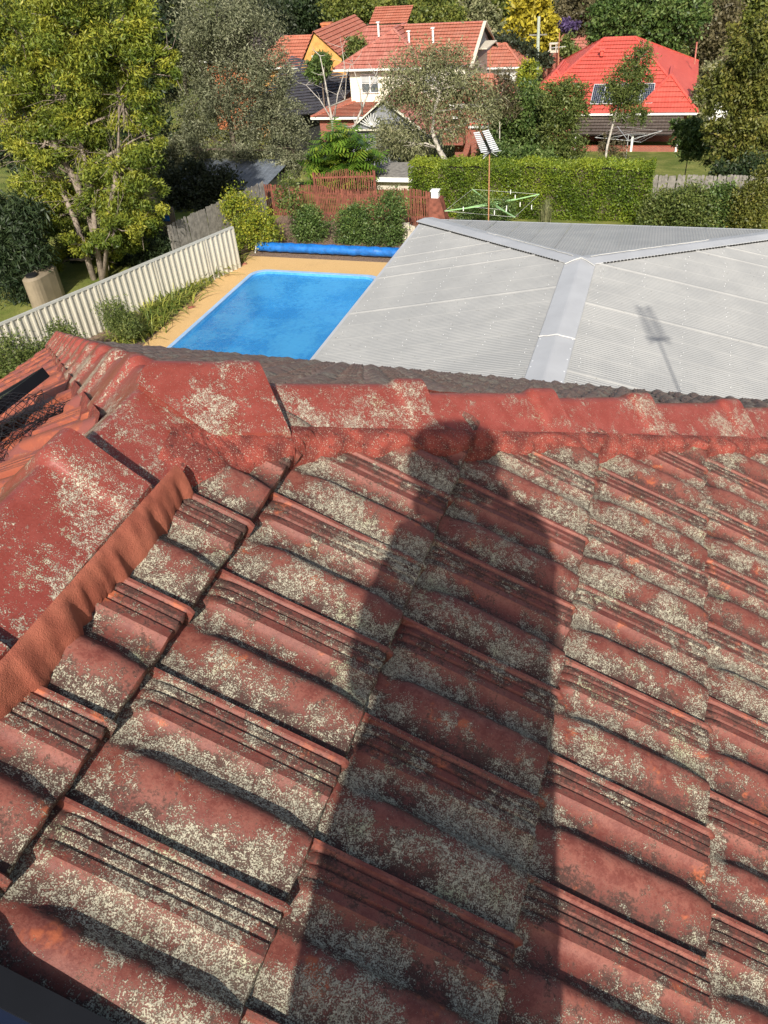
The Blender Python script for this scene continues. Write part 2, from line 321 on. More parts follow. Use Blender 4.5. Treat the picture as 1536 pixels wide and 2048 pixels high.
# ================================================================ ground
POOL = (-14.5, -9.3, 14.8, 26.4)
def terrain(x, y):
    def sm(a, b, v):
        t_ = min(1, max(0, (v-a)/(b-a))); return t_*t_*(3-2*t_)
    return -5.6*sm(36.5, 54, y) - 1.6*sm(56, 78, y) - 2.5*sm(85, 125, y)
gx = sorted(set([-600, -300, -160, -100, -70, -50, -40, -32, -26, -22, -18, -16, POOL[0]-.02, POOL[0]+.1, -12, POOL[1]-.1, POOL[1]+.02, -6, -2, 2, 6, 10, 16, 22, 30, 40, 55, 80, 130, 300, 600]))
gy = sorted(set([-300, -100, -40, -15, 0, 8, 12, POOL[2]-.02, POOL[2]+.1, 20, POOL[3]-.1, POOL[3]+.02, 30, 33] + list(np.arange(36, 80, 2.0)) + [84, 90, 96, 102, 110, 118, 126, 140, 180, 260, 500, 1500]))
b = MB(); nx = len(gx)
for y in gy:
    for x in gx:
        inside = POOL[0] < x < POOL[1] and POOL[2] < y < POOL[3]
        b.v.append((x, y, -2.4 if inside else terrain(x, y)))
for j in range(len(gy)-1):
    for i in range(nx-1): b.f.append((j*nx+i, j*nx+i+1, (j+1)*nx+i+1, (j+1)*nx+i))
tag(b.build('ground', M['grass'], smooth=False), 'sloping grassy ground under the gardens', None, kind='structure')

# pool: shell, water, rim, deck
def rrect(x0, x1, y0, y1, r, z, n=6):
    pts = []
    for cx, cy, a0 in ((x1-r, y0+r, -90), (x1-r, y1-r, 0), (x0+r, y1-r, 90), (x0+r, y0+r, 180)):
        for i in range(n+1):
            a = R(a0 + 90*i/n); pts.append((cx+r*math.cos(a), cy+r*math.sin(a), z))
    return pts
x0, x1, y0, y1 = POOL
top = rrect(x0+.12, x1-.12, y0+.12, y1-.12, .55, .03); wl_ = rrect(x0+.12, x1-.12, y0+.12, y1-.12, .55, -.16)
bot = rrect(x0+.3, x1-.3, y0+.3, y1-.3, .5, -1.5); n_ = len(top)
for i, p_ in enumerate(bot): bot[i] = (p_[0], p_[1], -1.35 - 0.45*(y1-p_[1])/(y1-y0))
b = MB(); b.add(top+bot, [(i, (i+1) % n_, n_+(i+1) % n_, n_+i) for i in range(n_)] + [tuple(range(n_, 2*n_))])
tag(b.build('pool_shell', M['shell']), 'blue pool shell', None, kind='structure')
b = MB(); b.add([(p_[0], p_[1], -.06) for p_ in top], [tuple(range(n_))])
tag(b.build('pool_water', M['water']), 'clear blue pool water', None, kind='structure')
inn = rrect(x0+.09, x1-.09, y0+.09, y1-.09, .55, .034); out = rrect(x0-.06, x1+.06, y0-.06, y1+.06, .62, .034); low = [(p_[0], p_[1], -.11) for p_ in inn]
b = MB(); b.add(inn+out+low, [(i, n_+i, n_+(i+1) % n_, (i+1) % n_)[::-1] for i in range(n_)] + [(i, (i+1) % n_, 2*n_+(i+1) % n_, 2*n_+i)[::-1] for i in range(n_)])
tag(b.build('pool_rim', M['coping']), 'pale blue pool rim', None, kind='structure')
b = MB(); oo = [(-7.0, 12.5, .03), (-7.0, 27.75, .03), (-15.85, 27.75, .03), (-15.45, 19.5, .03), (-15.5, 12.5, .03)]
rim = rrect(x0-.055, x1+.055, y0-.055, y1+.055, .62, .03)
me = bpy.data.meshes.new('pool_deck'); bm = bmesh.new()
vo = [bm.verts.new(p_) for p_ in oo]; vi = [bm.verts.new(p_) for p_ in rim]
ed = [bm.edges.new((vo[i], vo[(i+1) % len(vo)])) for i in range(len(vo))] + [bm.edges.new((vi[i], vi[(i+1) % len(vi)])) for i in range(len(vi))]
bmesh.ops.triangle_fill(bm, edges=ed, use_beauty=True)
ex = bmesh.ops.extrude_edge_only(bm, edges=ed[:len(vo)]); 
for v in ex['geom']:
    if isinstance(v, bmesh.types.BMVert): v.co.z = -.04
bm.normal_update(); bm.to_mesh(me); bm.free(); me.materials.append(M['deck'])
tag(link(bpy.data.objects.new('pool_deck', me)), 'pebbled sandstone coloured pool deck', None, kind='structure')
for i, (px, py) in enumerate(((383, 614), (487, 528))):
    c = atz(px, py, .036); b = MB(); b.add([(c.x + .13*math.cos(a)*(1+.25*math.sin(3*a+i)), c.y + .16*math.sin(a), .036) for a in np.linspace(0, 2*math.pi, 11)[:-1]] + [(c.x, c.y, .05)], [(k, (k+1) % 10, 10) for k in range(10)])
    tag(b.build('terracotta_shard', M['roof_orange']), ['broken red tile shard beside the pool edge halfway down', 'red tile shard at far left corner of pool deck'][i], 'shard')
b = MB(); gb = [(-16.2, 27.78), (-7.0, 27.78), (-7.0, 33.2), (-16.2, 33.2)]
b.add([(x, y, .02) for x, y in gb], [(0, 1, 2, 3)]); tag(b.build('garden_bed', M['mulch']), 'mulched garden bed behind the pool', None, kind='structure')
b = MB(); b.add([(-19.7, 14.0, .02), (-15.4, 14.0, .02), (-15.36, 19.5, .02), (-15.8, 27.7, .02), (-15.9, 28.0, .02)], [(0, 1, 2, 3, 4)])
tag(b.build('garden_strip', M['mulch']), 'narrow planting strip along the steel fence', None, kind='structure')

# ================================================================ our own tiled house
TP = math.tan(R(27.84)); PR = R(27.84); PE = R(28.1); TE = math.tan(PE)
P0 = Vector((-.6802, 1.1325, CZ-.9646)); G = .348; TW = .24
XR = P0.x - .305*math.cos(PR); ZR = P0.z + .305*math.sin(PR); YA = 1.205; HALF = 4.0; KH = TP/TE
ZE = ZR - HALF*TP; YE = YA + HALF*KH; YB = -7.0
house = thing('tiled_house', 'tall house under the old red tiled hip roof in the foreground', 'house', (XR, -1.0, 0))
wm = MB(); wm.box((XR, (YE-.5+YB)/2, ZE/2-.1), (2*HALF-1.0, YE-.5-YB, ZE-.2)); wm.build('wall', M['render_wall'], house)
d_ = -.03
b = MB(); b.add([(XR, YB, ZR+d_), (XR, YA, ZR+d_), (XR+HALF, YE, ZE+d_), (XR+HALF, YB, ZE+d_), (XR-HALF, YE, ZE+d_), (XR-HALF, YB, ZE+d_)], [(0, 3, 2, 1), (1, 2, 4), (0, 1, 4, 5), (2, 3, 5, 4)])
roof = b.build('roof', M['timber_grey'], house)
gt = MB()
for a_, b_ in (((XR+HALF+.06, YB, ZE-.07), (XR+HALF+.06, YE+.06, ZE-.07)), ((XR-HALF-.06, YB, ZE-.07), (XR-HALF-.06, YE+.06, ZE-.07)), ((XR-HALF-.1, YE+.06, ZE-.071), (XR+HALF+.1, YE+.06, ZE-.071))):
    gt.bar(a_, b_, .11, .10)
gt.build('gutter', M['timber_grey'], house)

PROF = [(0, .011), (.012, .0165), (.04, .0165), (.052, .011), (.066, .0095), (.08, .0140), (.125, .0142), (.138, .0100), (.15, .0098), (.162, .0142), (.21, .0142), (.223, .0100), (.235, .0100), (.247, .0142), (.295, .0148), (.318, .0158), (.34, .010), (.37, .004), (.42, .0008), (.49, .0), (.535, .003), (.563, .0095), (.588, .0185), (.615, .0245), (.655, .0270), (.70, .0262), (.76, .0225), (.82, .0165), (.88, .0095), (.94, .004), (.975, .001), (1, .001)]
LOP = [PROF[i] for i in (0, 2, 4, 6, 8, 10, 12, 14, 15, 17, 19, 20, 22, 24, 26, 28, 30, 31)]
pt_, ph_ = zip(*PROF)
def prof(t_): return float(np.interp(t_, pt_, ph_))
def ss(a, b_, v):
    v = min(1, max(0, (v-a)/(b_-a))); return v*v*(3-2*v)
def lichw(t_, x):
    w = np.interp(t_, (0, .05, .06, .16, .3, .33, .40, .52, .56, .60, .66, .72, .84, .93, 1), (.1, .1, .42, .40, .30, .35, .85, .95, .8, .35, .25, .55, .80, .75, .55))
    return float(w + .25*(1-ss(.02, .07, x)))
def algw(t_, x):
    return float(np.interp(t_, (0, .05, .06, .14, .3, .33, .42, .52, .57, .60, .66, .80, .90, .96, 1), (.35, .2, .75, .8, .45, .3, .55, .85, .95, .5, .15, .35, .85, 1, 1)) + .2*ss(G-.05, G, x))
def tile_mesh(name, prof_, xs, mat, seed):
    rr = random.Random(seed); nv = len(prof_); V = []; Fc = []; la = []; al = []
    ph = [rr.uniform(0, 6.28) for _ in range(4)]
    for ix, x in enumerate(xs):
        last = ix == len(xs)-1
        for t_, h in prof_:
            if .53 < t_ < .95:
                e = (.12 + .88*ss(.015, .085, x))*(1-.42*ss(G-.055, G, x)); bend = .0
            elif t_ <= .05: e = 1
            else: e = .2 + .8*ss(.0, .035, x)
            z = .004 + .030*max(0, x)/G + h*e + .0007*math.sin(17*x+ph[0]+9*t_) + .0005*math.sin(31*t_+ph[1])
            xx = x
            if last:
                z -= .007; xx = x + (.010 if t_ <= .045 else 0) + .0015*math.sin(23*t_+ph[2])
            V.append((xx, TW*(1-t_)*.992 + .001, z)); la.append(lichw(t_, x)); al.append(algw(t_, x))
    for i in range(len(xs)-1):
        for j in range(nv-1): a = i*nv+j; Fc.append((a, a+1, a+nv+1, a+nv)[::-1])
    # butt face
    base = (len(xs)-1)*nv; s0 = len(V)
    for j, (t_, h) in enumerate(prof_):
        V.append((V[base+j][0]-.004, V[base+j][1], -.012)); la.append(.30); al.append(1.15)
    for j in range(nv-1): Fc.append((base+j, base+j+1, s0+j+1, s0+j)[::-1])
    # side skirts
    for j in (0, nv-1):
        q0 = len(V)
        for i in range(len(xs)): v = V[i*nv+j]; V.append((v[0], v[1], v[2]-.020)); la.append(.1); al.append(1.0)
        for i in range(len(xs)-1):
            f = (i*nv+j, (i+1)*nv+j, q0+i+1, q0+i); Fc.append(f if j else f[::-1])
    me = bpy.data.meshes.new(name); me.from_pydata(V, [], Fc); me.update()
    for nm, dat in (('lich', la), ('alg', al)):
        at = me.attributes.new(nm, 'FLOAT', 'POINT'); at.data.foreach_set('value', dat)
    me.polygons.foreach_set('use_smooth', [True]*len(me.polygons))
    me.materials.append(mat); 
    try: me.set_sharp_from_angle(angle=R(48))
    except Exception: pass
    return me
XH = [-.03, 0, .012, .024, .04, .06, .085, .13, .19, .25, G-.055, G-.03, G-.012, G-.004, G]
XL = [-.03, .01, .05, .09, G-.05, G-.012, G]
def axes(X, Y, Z, o):
    m_ = Matrix((X, Y, Z)).transposed().to_4x4(); m_.translation = o; return m_
SL = {
 'right': (Vector((math.cos(PR), 0, -math.sin(PR))), Vector((0, 1, 0)), Vector((math.sin(PR), 0, math.cos(PR)))),
 'left': (Vector((-math.cos(PR), 0, -math.sin(PR))), Vector((0, -1, 0)), Vector((-math.sin(PR), 0, math.cos(PR)))),
 'end': (Vector((0, math.cos(PE), -math.sin(PE))), Vector((-1, 0, 0)), Vector((0, math.sin(PE), math.cos(PE))))}
TM = {}
for sl, mt in (('right', 'tile'), ('left', 'tile_orange'), ('end', 'tile_brown')):
    TM[sl] = ([tile_mesh('tile', PROF, XH, M[mt], 10+i) for i in range(4)], [tile_mesh('tile', LOP, XL, M[mt], 20+i) for i in range(2)])
AP = Vector((XR, YA, ZR))
def keep(sl, p_):
    """signed distance inside this slope's part of the roof plan"""
    dx = p_.x-XR; dy = p_.y-YA; nn = math.hypot(1, KH)
    if sl == 'right': return min((KH*dx-dy)/nn if dy > -0.0 or True else 9, dx)
    if sl == 'left': return min((-KH*dx-dy)/nn, -dx)
    return (dy-KH*abs(dx))/nn
cands = []
for sl in ('right', 'left', 'end'):
    X, Y, Z = SL[sl]
    for k in range(-1, 13):
        if sl == 'right': org = P0 + X*(G*k); o = {-1: .52, 0: 0, 1: .523, 2: .04, 3: .586}.get(k, .52*(k % 2))
        else: org = AP + X*(G*(k+1) - .04); o = .5*(k % 2) + (.2 if sl == 'left' else .35)
        if sl == 'right': rngi = range(-22, 12)
        elif sl == 'left': rngi = range(-24, 12)
        else: rngi = range(-20, 21)
        for i in rngi:
            if sl == 'right': q = org - Y*(TW*(i+1+o))
            else: q = org + Y*(TW*(i+o))
            if sl == 'right' and q.y < -2.2: continue
            if sl == 'left' and q.y < -1.5: continue
            c_ = q + X*(G/2) + Y*(TW/2); cs = [q, q+X*G, q+Y*TW, q+X*G+Y*TW]
            ks = [keep(sl, v) for v in cs]
            if max(ks) < .02: continue
            if (q+X*G*.5).z < ZE-.05: continue
            cands.append(((c_-Vector((0, .8, CZ))).length, sl, k, q, min(ks) < .0))
cands.sort(key=lambda c_: c_[0])
JR = random.Random(3); rest = {'right': MB(), 'left': MB(), 'end': MB()}; restA = {k: ([], []) for k in rest}
cnt = 0
for dist, sl, k, q, cut in cands:
    X, Y, Z = SL[sl]
    vis = (sl == 'right' and q.x < 1.4 and q.y > -.9) or (sl == 'left' and dist < 2.7) or (sl == 'end')
    hi = dist < 2.6 and sl == 'right' and q.y > -.6
    me = JR.choice(TM[sl][0] if (hi or dist < 2.2) else TM[sl][1])
    Mx = axes(X, Y, Z, q + Z*JR.uniform(-.0015, .0015)) @ Matrix.Rotation(JR.gauss(0, .004), 4, 'Z')
    if cut:
        bm = bmesh.new(); bm.from_mesh(me); bm.transform(Mx); nn = math.hypot(1, KH)
        pls = {'right': [(Vector((KH, -1, 0))/nn, AP), (Vector((1, 0, 0)), AP)], 'left': [(Vector((-KH, -1, 0))/nn, AP), (Vector((-1, 0, 0)), AP)], 'end': [(Vector((-KH, 1, 0))/nn, AP), (Vector((KH, 1, 0))/nn, AP)]}[sl]
        for no, pc in pls: bmesh.ops.bisect_plane(bm, geom=bm.verts[:]+bm.edges[:]+bm.faces[:], plane_co=pc+no*.012, plane_no=no, clear_inner=True)
        if len(bm.faces) == 0: bm.free(); continue
        me = me.copy(); bm.transform(Mx.inverted()); bm.to_mesh(me); bm.free()
    if vis and cnt < 295:
        o = share('tile', me, Mx, roof); cnt += 1
    else:
        n0 = len(rest[sl].v); rest[sl].add([Mx @ v.co for v in me.vertices], [tuple(p_.vertices) for p_ in me.polygons])
        for nm, L_ in zip(('lich', 'alg'), restA[sl]):
            a_ = np.zeros(len(me.vertices), dtype=np.float32); me.attributes[nm].data.foreach_get('value', a_); L_ += a_.tolist()
for sl, mb in rest.items():
    if not mb.v: continue
    o = mb.build('tile_field', {'right': M['tile'], 'left': M['tile_orange'], 'end': M['tile_brown']}[sl], roof, True); o['kind'] = 'stuff'
    for nm, L_ in zip(('lich', 'alg'), restA[sl]): at = o.data.attributes.new(nm, 'FLOAT', 'POINT'); at.data.foreach_set('value', L_)

# ridge and hip caps
def cap(name, A, B, lat, hw=.128, ht=.078, ez=-.012, lift=.018, lo=.0, mat=None, flare=.016, seed=0, mitre=0):
    A = Vector(A); B = Vector(B); lat = Vector(lat).normalized(); rr = random.Random(seed)
    sec = [(-1, 0), (-.93, .075), (-.5, .52), (-.14, .93), (-.05, .99), (.05, .99), (.14, .93), (.5, .52), (.93, .075), (1, 0)]
    ts = [0, .2, .4, .6, .78, .80, .82, .84, .86, .93, .98, 1]; V = []; Fc = []; la = []; n = len(sec)
    jit = [rr.uniform(-.003, .003) for _ in range(3)]
    for inner in (0, 1):
        for t_ in ts:
            c_ = A.lerp(B, t_); fl = flare*ss(.79, .855, t_); up_ = lo + lift*t_ + jit[0]
            for l, z in sec:
                hw_ = hw*(1+fl*2.2) + inner*.001
                V.append(c_ + lat*(l*hw_ + jit[1]*t_) + Vector((0, 0, ez + (ht-ez)*z + fl*(.35+.65*z) + up_ - inner*.016))); la.append(.55*ss(-.2, 1, abs(l)) if not inner else 0)
    nt_ = len(ts); off = nt_*n
    for i in range(nt_-1):
        for j in range(n-1):
            a = i*n+j; Fc.append((a, a+n, a+n+1, a+1)); a += off; Fc.append((a, a+1, a+n+1, a+n))
        for j in (0, n-1):
            a = i*n+j; f = (a, a+off, a+n+off, a+n); Fc.append(f if j else f[::-1])
    for i in (0, nt_-1):
        for j in range(n-1):
            a = i*n+j; f = (a, a+1, a+1+off, a+off); Fc.append(f[::-1] if i else f)
    me = bpy.data.meshes.new(name); me.from_pydata([tuple(v) for v in V], [], Fc); me.update()
    at = me.attributes.new('lich', 'FLOAT', 'POINT'); at.data.foreach_set('value', la)
    at = me.attributes.new('alg', 'FLOAT', 'POINT'); at.data.foreach_set('value', [.15]*len(la))
    me.polygons.foreach_set('use_smooth', [True]*len(me.polygons)); me.materials.append(mat or M['cap'])
    try: me.set_sharp_from_angle(angle=R(30))
    except Exception: pass
    if mitre:
        bm = bmesh.new(); bm.from_mesh(me); bmesh.ops.bisect_plane(bm, geom=bm.verts[:]+bm.edges[:]+bm.faces[:], plane_co=(XR+mitre*.004, 0, 0), plane_no=(mitre, 0, 0), clear_inner=True); bmesh.ops.bisect_plane(bm, geom=bm.verts[:]+bm.edges[:]+bm.faces[:], plane_co=(0, 1.145, 0), plane_no=(0, 1, 0), clear_inner=True); bm.to_mesh(me); bm.free()
    return link(bpy.data.objects.new(name, me), roof)
RX = Vector((1, 0, 0))
def ridge_pt(y): return Vector((XR, y, ZR))
yy = .935; i = 0
while yy > YB+.5:
    cap('ridge_cap', ridge_pt(yy-.43), ridge_pt(yy), RX, seed=i, hw=.135, flare=.022); yy -= .40; i += 1
cap('ridge_cap', ridge_pt(.78), ridge_pt(1.155), RX, seed=50, lift=.006, lo=-.012, hw=.13, flare=.002)
def hip_pt(sgn, L): return Vector((XR+sgn*L, YA+KH*L, ZR-TP*L))
for sgn in (1, -1):
    lat = Vector((KH, -sgn, 0)).normalized()
    edges = [-.10, .165, .455, .75, 1.015, 1.31] if sgn > 0 else [-.10, .20]
    while edges[-1] < HALF-.1: edges.append(edges[-1] + .285)
    for i in range(len(edges)-1):
        big = (sgn > 0 and i == 0)
        cap('hip_cap', hip_pt(sgn, edges[i]-.03), hip_pt(sgn, edges[i+1]), lat, hw=.15 if big else .128, ht=.088 if big else .074, ez=-.012, lift=.024, lo=.016 if big else -.004, seed=100+i+(50 if sgn < 0 else 0), flare=.004 if big else (.016 if sgn > 0 else .026), mitre=sgn if i == 0 else 0)

# pointing (mortar) under the caps
def strip(name, pts_fn, n, m_, mat, seed, amp=.003):
    rr = np.random.default_rng(seed); V = []; Fc = []
    nz = rr.normal(0, 1, (n, m_))
    nz = (nz + np.roll(nz, 1, 0) + np.roll(nz, 1, 1))/2
    for i in range(n):
        for j in range(m_):
            p_, nrm = pts_fn(i/(n-1), j/(m_-1)); V.append(p_ + nrm*(amp*nz[i, j]))
    for i in range(n-1):
        for j in range(m_-1): a = i*m_+j; Fc.append((a, a+1, a+m_+1, a+m_))
    b_ = MB(); b_.add(V, Fc); o = b_.build(name, mat, roof, True); return o
NR = SL['right'][2]
def tile_off(P_):
    u = (P_-P0).dot(SL['right'][0]); k = math.floor(u/G); o = {-1: .52, 0: 0, 1: .523, 2: .04, 3: .586}.get(k, .52*(k % 2))
    t_ = ((P0.y - P_.y)/TW - o) % 1.0; x = u-k*G
    return .004+.030*x/G + prof(t_)*(.3+.7*ss(.01, .07, x))
def on_right(x, y, off): 
    P_ = Vector((x, y, ZR - TP*(x-XR))); return P_ + NR*off
def noise1(s, ph): return .5*math.sin(s*9.1+ph) + .3*math.sin(s*23.7+ph*2.1) + .25*math.sin(s*51.3+ph*.7)
def ridge_mortar(s, c_):
    y = -.9 + s*(1.0+.9); 
    scal = .030 + .012*noise1(y*2.6, .4) + .006*noise1(y*9, 1.9) + .004*noise1(y*21, .3) + .012*abs(math.sin(y*math.pi/TW*1.0+.5))
    x = XR + .116 + (scal*.62+.026)*c_
    P_ = on_right(x, y, 0); off = tile_off(P_)
    h = (.088+.003*math.sin(y*3))*(1-c_**1.35) + (off*.45+.014)*c_ + .002*math.sin(math.pi*c_) + .0007*math.sin(y*130+c_*5) - (.012 if c_ > .99 else 0)
    return P_ + NR*h, NR
strip('pointing', ridge_mortar, 300, 9, M['mortar_new'], 1, .0008)
def hip_mortar(s, c_):
    L = -.02 + s*2.4; lat = Vector((KH, -1, 0)).normalized(); base = hip_pt(1, L)
    wd_ = .052 + .012*noise1(L*1.7, 1.1) + .006*noise1(L*7, .9) + .055*max(0, 1-L/.30)**1.3
    q = base + lat*(.098 + wd_*c_); P_ = on_right(q.x, q.y, 0); off = tile_off(P_)
    h = (.060)*(1-c_) + (off+.007)*c_ + .010*math.sin(math.pi*c_) - (.014 if c_ > .99 else 0)
    return P_ + NR*h, NR
strip('pointing', hip_mortar, 260, 9, M['mortar_old'], 2, .0010)
def apex_mortar(s, c_):
    a = R(-80 + 120*s); c0 = AP + Vector((.05, -.02, 0)); rad = .07 + (.105+.010*noise1(s*.7, 2.2))*c_
    x = c0.x + rad*math.cos(a)*1.0; y = c0.y + rad*math.sin(a)*1.15
    x = max(x, XR+.02); P_ = on_right(x, y, 0); off = tile_off(P_)
    h = .062*(1-c_) + (off*.6+.012)*c_ + .010*math.sin(math.pi*c_) - (.014 if c_ > .99 else 0)
    return P_ + NR*h, NR
strip('pointing', apex_mortar, 70, 12, M['mortar_old'], 3, .0012)
for sgn, sl in ((1, 'end'), (-1, 'end'), (-1, 'left')):
    Zn = SL[sl][2]
    def far_mortar(s, c_, sgn=sgn, sl=sl, Zn=Zn):
        L = .0 + s*3.9; base = hip_pt(sgn, L); lat = Vector((KH, -sgn, 0)).normalized()*(sgn if sl == 'left' else -sgn) if sl != 'end' else Vector((-sgn*KH, 1, 0)).normalized()
        if sl == 'left': lat = Vector((-KH, -1, 0)).normalized()
        q = base + lat*(.10 + (.05+.012*noise1(L*2, 3))*c_)
        z = ZR - TP*(XR-q.x) if sl == 'left' else ZR - TE*(q.y-YA)
        return Vector((q.x, q.y, z)) + Zn*(.062*(1-c_) + .022*c_), Zn
    strip('pointing', far_mortar, 120, 4, M['mortar_old'], 9, .003)
def left_mortar(s, c_):
    y = -.9 + s*1.95; x = XR - .122 - (.05+.012*noise1(y*3, 4))*c_
    return Vector((x, y, ZR-TP*(XR-x))) + SL['left'][2]*(.05*(1-c_)+.024*c_), SL['left'][2]
strip('pointing', left_mortar, 80, 4, M['mortar_new'], 6, .002)

# ================================================================ patio building with the grey corrugated roof
EZ = 3.0; RZ = 4.05; EX0, EX1, EYB, EYN = -6.8, 3.9, 23.9, 6.2
RXM = (EX0+EX1)/2; RUN = (EX1-EX0)/2; RYE = EYB - RUN*1.045
patio = thing('patio_building', 'low building under the pale grey corrugated metal hip roof', 'building', (RXM, 15, 0))
pw = MB(); pw.box((RXM, (EYN+EYB)/2, EZ/2-.05), (EX1-EX0-1.0, EYB-EYN-1.0, EZ-.1)); pw.build('wall', M['render_wall'], patio)
def sheet(parent, along0, along1, axis, sign, lift):
    """one corrugated sheet; axis 'y': sheet runs down to +-x; axis 'x': hip end running down to +y"""
    pitch = .076; V = []; Fc = []; n = int(round((along1-along0)/pitch*6)); rows = []
    for i in range(n+1):
        a = along0 + (along1-along0)*i/n
        w = .0048*math.sin(2*math.pi*a/pitch) + lift*(1 if i > n*.9 else 0) + .008
        if axis == 'y':
            if a <= RYE: top_r = 0.0
            else: top_r = RUN*(a-RYE)/(EYB-RYE)
            p_ = [(RXM+sign*r_, a, RZ-(RZ-EZ)*r_/RUN + w) for r_ in (top_r, max(top_r, RUN+.03))]
        else:
            fr_ = min(1.0, abs(a-RXM)/RUN); yt = RYE + (EYB-RYE)*fr_
            p_ = [(a, y_, RZ-(RZ-EZ)*(y_-RYE)/(EYB-RYE) + w) for y_ in (yt, EYB+.03)]
        V += p_
    for i in range(n):
        f = (2*i, 2*i+1, 2*i+3, 2*i+2); Fc.append(f)
    b_ = MB(); b_.add(V, Fc); return b_.build('roof_sheet', M['zinc'], parent, True)
for sg in (-1, 1):
    a = EYN
    while a < EYB-.01:
        e = min(a+.76, EYB); sheet(patio, a, e, 'y', sg, .006 if random.random() < .5 else .020); a = e
a = EX0
while a < EX1-.01:
    e = min(a+.76, EX1); sheet(patio, a, e, 'x', 1, .006 if random.random() < .7 else .012); a = e
def flash(A, B, lat, drop, w=.36, lift=.035, name='ridge_flashing'):
    A = Vector(A); B = Vector(B); lat = Vector(lat).normalized(); b_ = MB(); V = []
    for p_ in (A, B):
        for l in (-1, -.965, -.06, 0, .06, .965, 1):
            V.append(p_ + lat*(l*w) + Vector((0, 0, lift - drop*w*abs(l) - (.02 if abs(l) == 1 else 0) + (-.004 if l == 0 else 0))))
    b_.add(V, [(j, j+1, j+8, j+7)[::-1] for j in range(6)]); return b_.build(name, M['zinc_cap'], patio)
dr = (RZ-EZ)/RUN
cuts = [EYN, 9.3, 14.2, RYE+.05]
for i in range(3): flash((RXM, cuts[i], RZ+.004*i), (RXM, cuts[i+1]+.06, RZ+.004*i), (1, 0, 0), dr)
for sg in (-1, 1):
    A = Vector((RXM, RYE-.05, RZ)); B = Vector((RXM+sg*(RUN+.05), EYB+.05, EZ)); lt = Vector((EYB-RYE, -sg*RUN, 0))
    flash(A, B, lt, dr*.74, .30, .045, 'hip_flashing')
sl_ = None
def bead(pts, r_): MB().tube(pts, r_, 5).build('sealant_bead', M['sealant'], patio)
for yy in (9.33, 14.23):
    bead([(RXM-.36+.09*k, yy+.012*math.sin(k*2.1), RZ+.045-dr*abs(-.36+.09*k)) for k in range(9)], .012)
for sg in (-1, 1): bead([(RXM+sg*.34, RYE-.3, RZ), (RXM+sg*.15, RYE-.12, RZ+.04), (RXM, RYE, RZ+.055)], .013)
for sg in (-1, 1):
    A = Vector((RXM+sg*.2, RYE+.25, RZ+.01)); B = Vector((RXM+sg*RUN*.55, RYE+(EYB-RYE)*.55+.22, RZ-(RZ-EZ)*.55+.01)); n_ = 26
    bead([A.lerp(B, i/n_) + Vector((random.gauss(0, .012), random.gauss(0, .012), .0)) for i in range(n_+1)], .010)
# closure strip: dark teeth where the hip flashings cross the corrugations
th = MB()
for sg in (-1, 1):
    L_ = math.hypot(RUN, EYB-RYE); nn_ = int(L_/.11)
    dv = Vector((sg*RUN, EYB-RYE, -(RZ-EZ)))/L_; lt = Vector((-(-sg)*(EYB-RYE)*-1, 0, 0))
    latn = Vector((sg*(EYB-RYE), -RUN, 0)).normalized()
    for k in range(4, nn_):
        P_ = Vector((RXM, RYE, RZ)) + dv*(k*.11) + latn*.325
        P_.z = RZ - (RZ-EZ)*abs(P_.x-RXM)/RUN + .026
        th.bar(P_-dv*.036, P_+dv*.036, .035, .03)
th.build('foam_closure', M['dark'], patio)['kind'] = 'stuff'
sc = MB()
hexa = [(math.cos(k*math.pi/3), math.sin(k*math.pi/3)) for k in range(6)]
def screw(P_, r_=.010):
    V = [P_ + Vector((r_*c_, r_*s_, 0)) for c_, s_ in hexa] + [P_ + Vector((r_*.6*c_, r_*.6*s_, .012)) for c_, s_ in hexa]
    sc.add(V, [(k, (k+1) % 6, 6+(k+1) % 6, 6+k) for k in range(6)] + [tuple(range(6, 12))])
for sg in (-1, 1):
    for r_ in np.arange(.55, RUN, .92):
        y = EYN
        while y < EYB:
            y += .076*random.choice((3, 4, 6, 2, 5))
            if y > RYE and r_ < RUN*(y-RYE)/(EYB-RYE)+.3: continue
            screw(Vector((RXM+sg*(r_+random.gauss(0, .03)), y, RZ-(RZ-EZ)*r_/RUN+.012)))
for y in np.arange(EYN, RYE, .42):
    for sg in (-1, 1): screw(Vector((RXM+sg*.31, y+random.gauss(0, .06), RZ+.03-dr*.31)), .022)
sc.build('roof_screw', M['alu'], patio)['kind'] = 'stuff'
g_ = MB()
for a_, b_ in (((EX0-.07, EYN, EZ-.06), (EX0-.07, EYB+.1, EZ-.06)), ((EX1+.07, EYN, EZ-.06), (EX1+.07, EYB+.1, EZ-.06)), ((EX0-.12, EYB+.09, EZ-.061), (EX1+.12, EYB+.09, EZ-.061))): g_.bar(a_, b_, .11, .09)
g_.build('gutter', M['zinc_cap'], patio)

